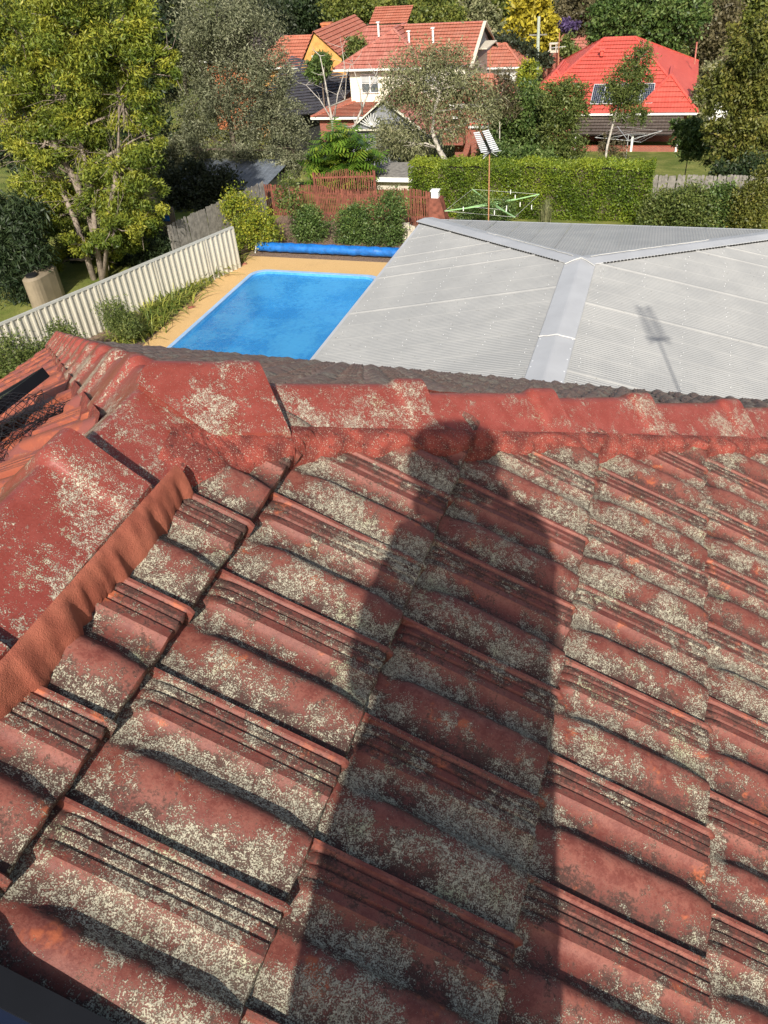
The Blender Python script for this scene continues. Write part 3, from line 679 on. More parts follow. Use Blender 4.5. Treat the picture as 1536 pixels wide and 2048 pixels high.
# ================================================================ television antennas
def antenna(name, label, base, top, az, tilt, mast_mat, L=.62, W_=.42, rows=2):
    base = Vector(base); top = Vector(top); t_ = thing(name, label, 'antenna', base)
    MB().tube([base, top], .019, 8).build('mast', mast_mat, t_)
    d = Vector((math.sin(az)*math.cos(tilt), math.cos(az)*math.cos(tilt), math.sin(tilt))); s_ = Vector((math.cos(az), -math.sin(az), 0)); u_ = s_.cross(d)
    hd = top + Vector((0, 0, .02)); bo = MB()
    for i in range(rows):
        o = s_*((i-(rows-1)/2)*.075)
        bo.bar(hd+o-d*.08, hd+o+d*L, .022, .022)
    bo.bar(hd-s_*.10, hd+s_*.10, .03, .03); bo.tube([top-Vector((0, 0, .10)), hd + d*.18], .010, 5); bo.build('boom', M['black_plastic'], t_)
    k = 0
    for q in np.linspace(.0, L, 11):
        for sg in (-1, 1):
            e = MB(); st = hd + d*q + s_*(sg*.05); en = st + s_*(sg*W_*.5*(1-.15*q/L)) + u_*.02
            e.bar(st, en, .042, .008, up=u_); e.build('element', M['alu'], t_); k += 1
    rf = MB()
    for sg in (-1, 1):
        for j in range(3): rf.bar(hd-d*.05+s_*(sg*.03)+u_*.0, hd-d*(.09+.05*j)+s_*(sg*.26)+u_*(.05+.06*j), .025, .008)
        for j in range(2): rf.bar(hd-d*.05+s_*(sg*.03), hd-d*(.09+.05*j)+s_*(sg*.24)-u_*(.05+.06*j), .025, .008)
    rf.build('reflector', M['alu'], t_)
    cl = MB(); cl.box(top-Vector((0, 0, .03)), (.07, .06, .09)); cl.build('clamp', M['black_plastic'], t_); return t_
mb_ = aty(976, 446, 24.25); mt_ = aty(979, 303, 24.25)
antenna('tv_antenna', 'white finned television antenna on a rusty mast behind the grey roof', (mt_.x, 24.25, 1.2), (mt_.x, 24.25, mt_.z), R(-42), R(40), M['rust'], .66, .50)
br = MB(); br.bar((mt_.x, 24.0, 2.7), (mt_.x, 24.25, 2.7), .05, .04); br.build('mast_bracket', M['galv'], patio)
# second antenna stands on our own roof, right of the view; its shadow lies on the grey roof
SB = atz(1306, 684, 3.45); sdist = 10.3
AT = SB - LD*(sdist/math.hypot(LD.x, LD.y)); rz_ = ZR - TP*(AT.x-XR)
antenna('tv_antenna', 'antenna on the tiled roof at right whose shadow lies on the grey roof', (AT.x, AT.y, rz_), tuple(AT), SUN_AZ+R(-2), R(4), M['galv'], 1.3, .34, 3)
stb = MB(); stb.tube([(AT.x+.35, AT.y+.1, rz_-.2), (AT.x, AT.y, rz_+.55)], .012, 6).tube([(AT.x-.1, AT.y+.4, rz_+.05), (AT.x, AT.y, rz_+.56)], .012, 6)
stb.build('mast_stay', M['galv'], roof)

# ================================================================ cream steel fence
FA = Vector((-19.9, 14.0, 0)); FB = Vector((-15.25, 26.5, 0)); FH = 1.62
fence = thing('steel_fence', 'cream ribbed steel panel fence with grey top rail left of the pool', 'fence', FA)
fd = (FB-FA); fl_ = fd.length; fd.normalize(); fn_ = Vector((fd.y, -fd.x, 0)); PN = 2.37; npan = int(math.ceil(fl_/PN))
for i in range(npan):
    s0 = i*PN; s1 = min(fl_, s0+PN); V = []; Fc = []; k = 0; s = s0+.02; prs = []
    while s < s1-.02:
        for ds, dp in ((0, 0), (.035, 0), (.06, .062), (.105, .062), (.205, .0)):
            if s+ds <= s1-.02: prs.append((s+ds, dp))
        s += .236
    prs.append((s1-.02, 0))
    for s, dp in prs:
        p_ = FA + fd*s + fn_*dp; V += [(p_.x, p_.y, .03), (p_.x, p_.y, FH-.02)]
    Fc = [(2*j, 2*j+2, 2*j+3, 2*j+1) for j in range(len(prs)-1)]
    b = MB(); b.add(V, Fc); b.build('panel', M['fence_cream'], fence)
    b = MB(); b.bar(FA+fd*s0+Vector((0, 0, FH))+fn_*.012, FA+fd*s1+Vector((0, 0, FH))+fn_*.012, .08, .075); b.build('top_rail', M['fence_rail'], fence)
for i in range(npan+1):
    s0 = min(fl_, i*PN); b = MB(); p_ = FA+fd*s0; b.box((p_.x+fn_.x*.012, p_.y+fn_.y*.012, (FH+.02)/2), (.055, .075, FH+.02), math.atan2(fd.y, fd.x)); b.build('post', M['fence_cream'], fence)
# grey timber paling continuing it past the corner
def palings(name, label, A, B, h, mat, w=.10, gap=.008, rail=True, top='flat', wave=0, thick=.018, z0=None, cat='fence', group=None, jit=.02):
    A = Vector(A); B = Vector(B); t_ = thing(name, label, cat, (A.x, A.y, A.z), group); d = B-A; L = Vector((d.x, d.y, 0)).length; n = int(L/(w+gap)); rr = random.Random(len(name)+n)
    rz = math.atan2(d.y, d.x); me = None
    for i in range(n):
        f = (i+.5)/n; p_ = A.lerp(B, f); hh = h*(1+rr.uniform(-jit, jit)) + wave*math.sin(f*math.pi*3)
        b_ = MB(); ht_ = hh
        vs = [(-w/2, 0, 0), (w/2, 0, 0), (w/2, 0, ht_-.03), (w/2-.02, 0, ht_), (-w/2+.02, 0, ht_), (-w/2, 0, ht_-.03)] if w > .06 else [(-w/2, 0, 0), (w/2, 0, 0), (w/2, 0, ht_-.01), (w/4, 0, ht_), (-w/4, 0, ht_), (-w/2, 0, ht_-.01)]
        b_.add([(x, -thick/2, z) for x, y, z in vs] + [(x, thick/2, z) for x, y, z in vs], [(0, 1, 2, 3, 4, 5), (11, 10, 9, 8, 7, 6)] + [(j, (j+1) % 6 + 0, 6+(j+1) % 6, 6+j)[::-1] for j in range(6)])
        mm = b_.mesh('paling'); mm.materials.append(mat); o = bpy.data.objects.new('paling', mm); o.matrix_world = Matrix.Translation(p_) @ Matrix.Rotation(rz + rr.gauss(0, .02), 4, 'Z') @ Matrix.Rotation(rr.gauss(0, .012), 4, 'Y'); link(o, t_)
    nrm = Vector((-d.y, d.x, 0)).normalized()
    if rail:
        for zz in (.25, .82):
            b_ = MB(); b_.bar(A+Vector((0, 0, h*zz))+nrm*.05, B+Vector((0, 0, h*zz))+nrm*.05, .05, .07); b_.build('rail', mat, t_)
    for f in np.linspace(0, 1, max(2, int(L/2.4)+1)):
        p_ = A.lerp(B, f) + nrm*.10; b_ = MB(); b_.box((p_.x, p_.y, p_.z+h*.48), (.10, .08, h*.96), rz); b_.build('post', mat, t_)
    return t_
palings('paling_fence', 'weathered grey paling fence under the olive tree beyond the steel fence', (-17.8, 26.2, 0), (-16.4, 31.9, 0), 1.75, M['timber_grey'])
palings('picket_fence', 'red oxide picket fence with wavy top behind the round shrubs', (-15.3, 32.3, 0), (-8.95, 32.0, 0), 1.45, M['picket'], .045, .035, True, wave=.09, jit=.01)
palings('picket_fence', 'short run of red pickets left of the thin camellia', (-17.0, 32.9, 0), (-15.4, 32.7, 0), 1.35, M['picket'], .06, .03, True, wave=.0)
palings('picket_fence', 'second red picket run stepping up behind the wavy one', (-15.0, 34.2, 0), (-12.2, 34.6, 0), 1.55, M['picket'], .035, .05, True, wave=-.08)
palings('paling_fence', 'grey weathered paling fence right of the clipped hedge', (-.3, 34.6, 0), (6.5, 34.9, 0), 1.50, M['timber_grey'], .11, .006)
palings('paling_fence', 'pale timber fence running uphill behind the gum tree', (-13.2, 44.5, terrain(0, 44.5)), (-10.6, 56.0, terrain(0, 56)), 1.8, M['timber_pale'], .15, .01)
# red pier with a pale cap
pr = thing('garden_pier', 'red brown tapered pier topped by a small pale box', 'pier', (-8.55, 31.9, 0))
b = MB(); q = .26; b.add([(-8.55-q*1.2, 31.9-q, 0), (-8.55+q*2, 31.9-q, 0), (-8.55+q*2, 31.9+q, 0), (-8.55-q*1.2, 31.9+q, 0), (-8.55-q, 31.9-q, 1.25), (-8.55+q*.7, 31.9-q, 1.25), (-8.55+q*.7, 31.9+q, 1.25), (-8.55-q, 31.9+q, 1.25)], [(0, 1, 5, 4), (1, 2, 6, 5), (2, 3, 7, 6), (3, 0, 4, 7), (4, 5, 6, 7)]); b.build('shaft', M['picket'], pr)
b = MB(); b.box((-8.62, 31.9, 1.38), (.30, .26, .26)); b.box((-8.62, 31.9, 1.53), (.36, .32, .05)); b.build('cap_box', M['white'], pr)
b = MB(); b.box((-9.35, 30.1, .2), (.45, .4, .4), .4).box((-9.3, 30.15, .5), (.38, .34, .22), .9).box((-9.4, 30.05, .68), (.30, .28, .15), .2)
tag(b.build('stone_stack', M['stone']), 'stack of pale stones beside the corner of the grey roof', 'stones')
# pool cover on its roller
rc = thing('pool_cover_roller', 'blue bubble pool cover wound on a roller behind the pool', 'pool cover', (-12.2, 28.25, 0))
b = MB(); n_ = 40; pts = [(-15.2+6.6*i/n_, 28.22+.01*math.sin(i), .26+.006*math.sin(i*1.7)) for i in range(n_+1)]; b.tube(pts, [.185+.010*math.sin(i*2.3)+.006*math.sin(i*5.1) for i in range(n_+1)], 16); b.build('rolled_cover', M['cover'], rc, True)
for x in (-15.3, -8.5):
    b = MB(); b.bar((x, 28.05, .03), (x, 28.25, .28), .04, .04, up=(1, 0, 0)).bar((x, 28.45, .03), (x, 28.25, .28), .04, .04, up=(1, 0, 0)).tube([(x-.06, 28.25, .26), (x+.15, 28.22, .26)], .03, 8); b.build('stand', M['galv'], rc)
# rotary clothes line, green
def hoist(label, c, rad, h, mat, ang, arm=.03, drop=.35, lines=4):
    c = Vector(c); t_ = thing('rotary_clothesline', label, 'clothesline', c)
    MB().tube([c, c+Vector((0, 0, h))], .03, 8).build('mast', mat, t_); tips = []
    for k in range(4):
        a = ang + k*math.pi/2; e = c + Vector((math.cos(a)*rad, math.sin(a)*rad, h)); tips.append(e)
        b_ = MB(); b_.bar(c+Vector((0, 0, h-drop)), e, arm, arm); b_.bar(c+Vector((0, 0, h)), c.lerp(e, .5)+Vector((0, 0, h*.5-drop*.25)), arm*.6, arm*.6); b_.build('arm', mat, t_)
    for f in np.linspace(.4, 1, lines):
        b_ = MB()
        for k in range(4): b_.tube([(c+Vector((0, 0, h-drop))).lerp(tips[k], f), (c+Vector((0, 0, h-drop))).lerp(tips[(k+1) % 4], f)], .004, 4)
        b_.build('line', M['white'], t_)
    return t_
hc = atz(985, 405, 1.5); hh_ = hoist('green rotary clothesline with pegs in front of the hedge', (hc.x, hc.y, 0), 2.0, 1.5, M['greenpaint'], .62, .034, .08, 2)
pg = MB(); 
for k in range(8):
    a = random.random()*6.28; pg.box((hc.x+1.7*math.cos(a)*random.uniform(.4, 1), hc.y+1.7*math.sin(a)*random.uniform(.4, 1), 1.52), (.03, .03, .16))
pg.build('peg', M['white'], hh_)['kind'] = 'stuff'

# ================================================================ far houses
def clip(poly, n, d, keep_ge):
    out_ = []
    for i in range(len(poly)):
        a, b_ = poly[i], poly[(i+1) % len(poly)]; da = (a[n]-d)*(1 if keep_ge else -1); db = (b_[n]-d)*(1 if keep_ge else -1)
        if da >= 0: out_.append(a)
        if (da >= 0) != (db >= 0): t_ = da/(da-db); out_.append(tuple(a[k]+(b_[k]-a[k])*t_ for k in range(2)))
    return out_
def tiled_face(parent, pts, mat, gauge=.36, lip=.07, name='tile_course'):
    P_ = [Vector(p_) for p_ in pts]; e = (P_[1]-P_[0]).normalized(); n = None
    for k in range(2, len(P_)):
        n = e.cross(P_[k]-P_[0])
        if n.length > 1e-3: break
    n.normalize()
    if n.z < 0: n = -n
    f = n.cross(e)
    if f.z < 0: f = -f
    und = MB(); und.add([p_-n*.03 for p_ in P_], [tuple(range(len(P_)))]); und.build('gap_backing', M['dark'], parent)  # near-black sheet added under the courses to block light in their gaps
    loc = [((p_-P_[0]).dot(e), (p_-P_[0]).dot(f)) for p_ in P_]; top_ = max(l[1] for l in loc); k = 0; y = 0
    while y < top_-.02:
        pl = clip(clip(loc, 1, y, True), 1, min(top_, y+gauge), False)
        if len(pl) >= 3:
            V = [P_[0]+e*a+f*c_+n*(.01+lip*(1-min(1, (c_-y)/gauge))) for a, c_ in pl]; U = [P_[0]+e*a+f*c_+n*((lip+.01)*(1-min(1, (c_-y)/gauge))-.028) for a, c_ in pl]; m_ = len(pl)
            vec = (V[1]-V[0]).cross(V[2]-V[0]); fs = [tuple(range(m_)), tuple(range(2*m_-1, m_-1, -1))] + [(j, m_+j, m_+(j+1) % m_, (j+1) % m_) for j in range(m_)]
            if vec.dot(n) < 0: fs = [q_[::-1] for q_ in fs]
            b_ = MB(); b_.add(V+U, fs); b_.build(name, mat, parent)
        y += gauge
def ridge_line(parent, pts, mat, w=.22, name='ridge_cap'):
    for a, b_ in pts:
        m_ = MB(); m_.bar(Vector(a)+Vector((0, 0, .05)), Vector(b_)+Vector((0, 0, .05)), w, .12); m_.build(name, mat, parent)
def hip_roof(parent, x0, x1, y0, y1, ze, zr, ra, rb, mat, gauge=.36, faces='fblr', caps=True, fascia=True):
    """ridge from ra=(x,y) to rb=(x,y), hip faces on all sides"""
    A = Vector((ra[0], ra[1], zr)); B = Vector((rb[0], rb[1], zr)); c_ = [Vector((x0, y0, ze)), Vector((x1, y0, ze)), Vector((x1, y1, ze)), Vector((x0, y1, ze))]
    alongx = abs(rb[0]-ra[0]) >= abs(rb[1]-ra[1])
    if alongx: fc = {'f': [c_[0], c_[1], B, A], 'r': [c_[1], c_[2], B], 'b': [c_[2], c_[3], A, B], 'l': [c_[3], c_[0], A]}; hips = [(c_[0], A), (c_[3], A), (c_[1], B), (c_[2], B), (A, B)]
    else: fc = {'f': [c_[0], c_[1], A], 'r': [c_[1], c_[2], B, A], 'b': [c_[2], c_[3], B], 'l': [c_[3], c_[0], A, B]}; hips = [(c_[0], A), (c_[1], A), (c_[2], B), (c_[3], B), (A, B)]
    for k in faces: tiled_face(parent, fc[k], mat, gauge if k != 'b' else 1.2)
    if caps: ridge_line(parent, hips, mat)
    if fascia:
        g_ = MB(); z = ze-.06
        g_.bar((x0-.05, y0, z), (x1+.05, y0, z), .1, .16).bar((x1, y0, z-.001), (x1, y1, z-.001), .1, .16).bar((x0, y0, z-.001), (x0, y1, z-.001), .1, .16); g_.build('gutter', M['white'], parent)
def window(parent, c, w, h, mat_f=None, mull=1, ny=-1):
    c = Vector(c); f = MB(); t_ = .06
    for s_ in (-1, 1): f.box((c.x+s_*w/2, c.y-.04, c.z), (t_, .08, h+t_)); f.box((c.x, c.y-.041, c.z+s_*h/2), (w+t_, .08, t_))
    for k in range(1, mull+1): f.box((c.x-w/2+w*k/(mull+1), c.y-.042, c.z), (t_*1.4, .06, h))
    f.box((c.x, c.y-.043, c.z+.02), (w, .05, t_*.7))
    o = f.build('window', mat_f or M['white'], parent); b_ = MB(); b_.box((c.x, c.y-.012, c.z), (w, .02, h)); b_.build('pane', M['glass'], o)
    b_ = MB(); b_.box((c.x, c.y-.026, c.z+h*.27), (w*.94, .006, h*.42)); b_.build('blind', M['blind'], o)

def Z(zrel): return CZ + zrel
# --- bright red hip-roofed house on the right
gR = terrain(0, 76); rh = thing('red_roof_house', 'brick house with bright red tiled hip roof and back veranda', 'house', (-5, 80, gR))
EZr = Z(-15.5)
b = MB(); b.box((-5.0, 86.6, (EZr+gR)/2-.3), (13.4, 20.6, EZr-gR+.4)); b.build('wall', M['brick'], rh)
hip_roof(rh, -12.3, 2.4, 74.3, 98, EZr, Z(-11.45), (-6.4, 85.3), (-3.7, 85.3), M['roof_red'], .62)
# lower wing hips that ride over the front slope
w0 = [(-2.6, 74.25, EZr+.03), (2.42, 74.25, EZr+.03)]
ap1 = Vector((-.1, 78.3, Z(-13.40))); ap2 = Vector((-.1, 82.5, Z(-13.40)))
tiled_face(rh, [w0[0], w0[1], ap1], M['roof_red'], .62); tiled_face(rh, [w0[1], (2.42, 84, EZr+.03), ap2, ap1], M['roof_red'], .62); tiled_face(rh, [(-2.6, 82, EZr+.03), w0[0], ap1, ap2], M['roof_red'], .62)
ridge_line(rh, [(w0[0], ap1), (w0[1], ap1), (ap1, ap2)], M['roof_red'])
w1 = [(-12.4, 76.3, EZr+.03), (-7.6, 76.3, EZr+.03)]; ap1 = Vector((-10., 80.2, Z(-13.2))); ap2 = Vector((-10., 85.5, Z(-13.2)))
tiled_face(rh, [w1[0], w1[1], ap1], M['roof_red'], .62); tiled_face(rh, [w1[1], (-7.6, 88, EZr+.03), ap2, ap1], M['roof_red'], .62); tiled_face(rh, [(-12.4, 88, EZr+.03), w1[0], ap1, ap2], M['roof_red'], .62)
ridge_line(rh, [(w1[0], ap1), (w1[1], ap1), (ap1, ap2)], M['roof_red'])
# solar panels on the front slope
fs = (Z(-11.45)-EZr)/(84.6-74.3)
def on_front(x, y): return Vector((x, y, EZr + fs*(y-74.3) + .14))
for i in range(5):
    xa = -6.35+i*1.02; p_ = thing('solar_panel', ['solar panel at the left end of the row on the red roof', 'second solar panel from the left on the red roof', 'middle solar panel of the row on the red roof', 'second solar panel from the right on the red roof', 'solar panel at the right end of the row on the red roof'][i], 'solar panel', on_front(xa+.5, 75.6), 'solar panels on the red roof')
    a_, b_, c_, d2 = on_front(xa, 75.3), on_front(xa+.98, 75.3), on_front(xa+.98, 77.9), on_front(xa, 77.9); up_ = Vector((0, 0, .03))
    q = MB(); q.add([a_+up_, b_+up_, c_+up_, d2+up_], [(0, 1, 2, 3)]); gp = q.build('glass', M['cell'], p_)
    q = MB()
    for u, v in ((a_, b_), (b_, c_), (c_, d2), (d2, a_)): q.bar(u+up_*1.2, v+up_*1.2, .05, .05)
    q.build('frame', M['alu'], p_)
    q = MB()
    for k in range(1, 6): q.bar(a_.lerp(b_, k/6)+up_*1.15, d2.lerp(c_, k/6)+up_*1.15, .018, .004)
    for k in range(1, 10): q.bar(a_.lerp(d2, k/10)+up_*1.15, b_.lerp(c_, k/10)+up_*1.15, .018, .004)
    q.build('cell_grid', M['galv'], gp)
v_ = MB(); p_ = Vector((-6.3, 82.2, 0)); p_.z = EZr+fs*(82.2-74.3); v_.tube([p_, p_+Vector((0, 0, .45))], .16, 10).box(p_+Vector((0, 0, .5)), (.5, .5, .12)); v_.build('roof_vent', M['roof_red'], rh)
v_ = MB(); p_ = aty(1389, 128, 90); v_.tube([p_, aty(1394, 84, 90)], .07, 8); v_.build('flue', M['roof_terra'], rh)
ch = MB(); cc = aty(1104, 150, 92); ch.box((cc.x, 92, cc.z), (.9, .7, 4.2)); chm = ch.build('chimney', M['brick'], rh); ch = MB(); ch.box((cc.x, 92, cc.z+2.15), (1.05, .85, .14)).box((cc.x-.3, 92, cc.z+2.5), (.14, .6, .6)).box((cc.x+.3, 92, cc.z+2.5), (.14, .6, .6)).box((cc.x, 92, cc.z+2.85), (.85, .7, .1)); ch.build('chimney_pot', M['stone'], chm)
# veranda
va, vb = EZr-.25, EZr-1.05
tiled_face(rh, [(-7.4, 71.6, vb), (1.4, 71.6, vb), (1.4, 74.6, va), (-7.4, 74.6, va)], M['roof_brown'], .5, name='veranda_course')
for x in (-7.0, -2.4, 1.15):
    q = MB(); q.box((x, 71.9, (vb+gR)/2+.1), (.17, .17, vb-gR)); q.build('veranda_post', M['white'], rh)
q = MB(); q.box((-3.0, 72.0, gR+.45), (8.6, .25, .5)); q.build('veranda_wall', M['brick'], rh)
q = MB(); q.box((-4.6, 76.25, gR+1.2), (1.6, .1, 2.0)).box((-1.2, 76.25, gR+1.5), (1.8, .1, 1.2)); q.build('opening_infill', M['dark'], rh)  # solid near-black boxes, the dark interiors painted on as colour
hp = aty(1258, 262, 66); hoist('white rotary clothesline on the lawn before the red roofed house', (hp.x, 66, terrain(0, 66)), 2.6, 2.1, M['galv'], .4, .035, .45, 3)
q = thing('garden_shed', 'white shed wall right of the red roofed house', 'shed', (4.1, 80, gR)); b = MB(); b.box((4.2, 80, gR+1.4), (1.6, 3, 2.8)); b.build('wall', M['white'], q); b = MB(); b.box((4.2, 80, gR+2.86), (1.9, 3.3, .1)); b.build('roof', M['zinc'], q)

# --- cream weatherboard two-storey house
gC = Z(-15.3); ch_ = thing('cream_house', 'two storey cream weatherboard house with terracotta tiled roofs', 'house', (-22, 68, gC))
UE = Z(-10.5); uy = 67.3
wl2 = MB(); nb = 12
for i in range(nb):
    z0_, z1_ = UE-2.55+2.5*i/nb, UE-2.55+2.5*(i+1)/nb
    w_ = MB(); w_.add([(-25.2, uy-.03, z0_), (-15.4, uy-.03, z0_), (-15.4, uy, z1_), (-25.2, uy, z1_), (-15.4, uy+8, z0_), (-25.2, uy+8, z0_), (-15.4, uy+8, z1_), (-25.2, uy+8, z1_)], [(0, 1, 2, 3), (1, 4, 6, 2), (0, 3, 7, 5), (0, 5, 4, 1)]); w_.build('weatherboard', M['cream'], ch_)
b = MB(); b.box((-20.3, uy+4.2, (UE+gC)/2-.1), (9.4, 8.0, UE-gC-.4)); b.build('wall', M['cream'], ch_)
for wx in (-23.45, -18.2): window(ch_, (wx, uy-.04, UE-1.15), 1.45, 1.35)
hip_roof(ch_, -26.3, -18.6, 66.6, 76.5, UE, Z(-8.25), (-22.0, 69.8), (-22.0, 73), M['roof_terra'], .42)
rA, rB = (-24.8, 71.6, Z(-8.22)), (-15.0, 71.6, Z(-8.22))
tiled_face(ch_, [(-19.5, 66.9, UE+.04), (-14.7, 66.9, UE+.04), (-15.0, 71.6, Z(-8.2)), (-21.7, 71.6, Z(-8.2))], M['roof_orange'], .42)
tiled_face(ch_, [(-26.2, 70.2, Z(-9.3)), (-21.5, 70.2, Z(-9.3)), (-22, 71.6, Z(-8.22)), rA], M['roof_terra'], .42)
tiled_face(ch_, [(-14.7, 76, UE+.04), (-26, 76, UE+.04), rA, rB], M['roof_orange'], .8)
ridge_line(ch_, [(rA, rB)], M['roof_terra'])
b = MB(); b.add([(-15.15, 66.9, UE-.1), (-15.15, 76.2, UE-.1), (-15.15, 71.6, Z(-8.3))], [(0, 1, 2)]); b.build('gable', M['grey_wall'], ch_)
b = MB(); b.bar((-14.85, 66.5, UE-.1), (-14.85, 71.6, Z(-8.15)), .08, .26, up=(1, 0, 0)).bar((-14.85, 76.6, UE-.1), (-14.85, 71.6, Z(-8.15)), .08, .26, up=(1, 0, 0)); b.build('bargeboard', M['stone'], ch_)
b = MB(); b.bar((-14.7, 69.4, UE+.75), (-14.7, 73.4, UE+.75), 1.0, .07); b.build('sunhood', M['stone'], ch_)
for px, py, yy in ((866, 74, 69.2), (818, 80, 69.5), (757, 62, 70.5)):
    p_ = aty(px, py, yy); b = MB(); b.tube([p_-Vector((0, 0, .4)), p_+Vector((0, 0, .55))], .09, 8).box(p_+Vector((0, 0, .62)), (.28, .28, .08)); b.build('vent_pipe', M['white'], ch_)
# lower skirt roof
LE = Z(-13.15)
tiled_face(ch_, [(-27.0, 62.6, LE), (-15, 62.6, LE), (-15, 67.2, UE-2.5), (-24.9, 67.2, UE-2.5)], M['roof_orange'], .42)
tiled_face(ch_, [(-27.0, 72, LE), (-27.0, 62.6, LE), (-24.9, 67.2, UE-2.5), (-24.9, 72, UE-2.5)], M['roof_orange'], .42)
ridge_line(ch_, [((-27.0, 62.6, LE), (-24.9, 67.2, UE-2.5))], M['roof_orange'])
b = MB(); b.bar((-27.05, 62.55, LE-.09), (-15, 62.55, LE-.09), .12, .16); b.build('gutter', M['white'], ch_)
b = MB(); b.box((-20.6, 66, (LE+gC)/2-.1), (11.8, 6, LE-gC-.2)); b.build('lower_wall', M['brick'], ch_)
# --- grey gable garage in front of it
gg = terrain(0, 52.5); ga = thing('gabled_garage', 'grey gable fronted garage with white bargeboards behind the bare tree', 'garage', (-17.4, 53, gg)); pk, ft = Z(-9.95), Z(-12.05)
b = MB(); b.add([(-20.1, 52.45, ft), (-14.7, 52.45, ft), (-17.4, 52.45, pk-.15)], [(0, 1, 2)]); b.build('gable', M['grey_wall'], ga)
b = MB(); b.box((-17.4, 55.0, (ft+gg)/2-.03), (5.0, 5.0, ft-gg-.06)); b.build('wall', M['grey_wall'], ga)
b = MB(); b.box((-17.9, 52.4, gg+1.0), (3.2, .1, 2.0)); b.build('opening_infill', M['dark'], ga)  # near-black box, the darkness inside the garage painted on
b = MB(); b.bar((-20.6, 52.2, ft-.25), (-17.4, 52.2, pk), .08, .30, up=(0, 1, 0)).bar((-14.2, 52.2, ft-.25), (-17.4, 52.2, pk), .08, .30, up=(0, 1, 0)).bar((-19.5, 52.25, ft+.28), (-15.3, 52.25, ft+.28), .07, .20, up=(0, 1, 0)); b.build('bargeboard', M['cream'], ga)
b = MB()
for k in range(-5, 6):
    a = R(90+k*14); b.bar((-18.3, 52.2, ft+.45), (-18.3+.85*math.cos(a), 52.2, ft+.45+.85*math.sin(a)), .04, .05, up=(0, 1, 0))
b.build('sunburst_fret', M['white'], ga)
tiled_face(ga, [(-20.6, 57.8, ft-.25), (-20.6, 52.2, ft-.25), (-17.4, 52.2, pk), (-17.4, 57.8, pk)], M['roof_charcoal'], .42)
tiled_face(ga, [(-14.2, 52.2, ft-.25), (-14.2, 57.8, ft-.25), (-17.4, 57.8, pk), (-17.4, 52.2, pk)], M['roof_terra'], .42)
# --- yellow gable house
yz = Z(-8.85); gy_ = terrain(0, 76); yh = thing('yellow_house', 'yellow brick house with steep salmon tiled gable and chimney', 'house', (-31, 77, gy_))
f1, f2 = aty(605, 160, 75.0), aty(700, 150, 75.0); ef = Z(-12.3)
xl, xr_, xp = -33.3, -26.9, -31.1; ypk = Z(-8.75)
b = MB(); b.add([(xl, 75.05, ef), (xr_, 75.05, ef), (xp, 75.05, ypk-.1)], [(0, 1, 2)]); b.build('gable', M['yellow_wall'], yh)
b = MB(); b.box(((xl+xr_)/2, 79, (ef+gy_)/2-.05), (xr_-xl-.3, 7.8, ef-gy_-.1)); b.build('wall', M['yellow_wall'], yh)
tiled_face(yh, [(xr_+.2, 74.8, ef-.1), (xr_+.2, 86, ef-.1), (xp, 86, ypk), (xp, 74.8, ypk)], M['roof_salmon'], .42)
tiled_face(yh, [(xl-.2, 86, ef-.1), (xl-.2, 74.8, ef-.1), (xp, 74.8, ypk), (xp, 86, ypk)], M['roof_salmon'], .42)
window(yh, (xp+.0, 75.0, ypk-2.3), .9, .8, mull=1)
hip_roof(yh, -38.8, -32.0, 76.8, 84, Z(-11.8), Z(-9.7), (-36.5, 80.0), (-32.0, 80.0), M['roof_salmon'], .42, faces='fl')
b = MB(); b.box((-36, 81, (Z(-11.9)+gy_)/2), (6, 7, Z(-11.9)-gy_)); b.build('wall', M['yellow_wall'], yh)
p_ = aty(656, 70, 81); b = MB(); b.box((p_.x, 81, p_.z), (.9, .7, 2.0)).box((p_.x, 81, p_.z+.95), (1.05, .85, .18)); b.build('chimney', M['pink_brick'], yh)
tiled_face(yh, [(-29.5, 85.5, Z(-9.6)), (-25.5, 85.5, Z(-9.6)), (-25.5, 88, Z(-8.4)), (-29.5, 88, Z(-8.4))], M['roof_salmon'], .42)
# --- charcoal roof house
bh = thing('charcoal_roof_house', 'low house with dark charcoal ribbed roof behind the olive tree', 'house', (-30, 70, terrain(0, 70)))
c0, c1, c2, c3 = Vector((-33.5, 63.0, Z(-13.5))), Vector((-26.6, 65.5, Z(-13.4))), Vector((-25.4, 70.6, Z(-12.05))), Vector((-33.2, 74.2, Z(-11.7)))
tiled_face(bh, [c0, c1, c2, c3], M['roof_charcoal'], .5); tiled_face(bh, [(-25, 66, Z(-13.4)), (-25, 76, Z(-13.4)), (-29, 76, Z(-11.8)), c2], M['roof_charcoal'], .5)
b = MB(); b.box((-29.8, 69.5, (Z(-13.6)+terrain(0, 70))/2-.1), (6.0, 5.5, Z(-13.6)-terrain(0, 70))); b.build('wall', M['dark'], bh)
rb_ = MB()
for k in range(24):
    f = k/23; rb_.bar(c0.lerp(c1, f)+Vector((0, 0, .08)), c3.lerp(c2, f)+Vector((0, 0, .08)), .06, .06)
rb_.build('roof_rib', M['roof_charcoal'], bh)
# --- brown roof house, far left
nh = thing('brown_roof_house', 'brick house with dark brown hip roof beyond the olive tree', 'house', (-43, 86, terrain(0, 86)))
hip_roof(nh, -46.5, -39.5, 80.5, 92, Z(-11.6), Z(-9.6), (-43.3, 85), (-43.3, 88), M['roof_brown'], .42)
b = MB(); b.box((-43, 86.3, (Z(-11.7)+terrain(0, 86))/2), (6, 10.6, Z(-11.7)-terrain(0, 86))); b.build('wall', M['pink_brick'], nh)
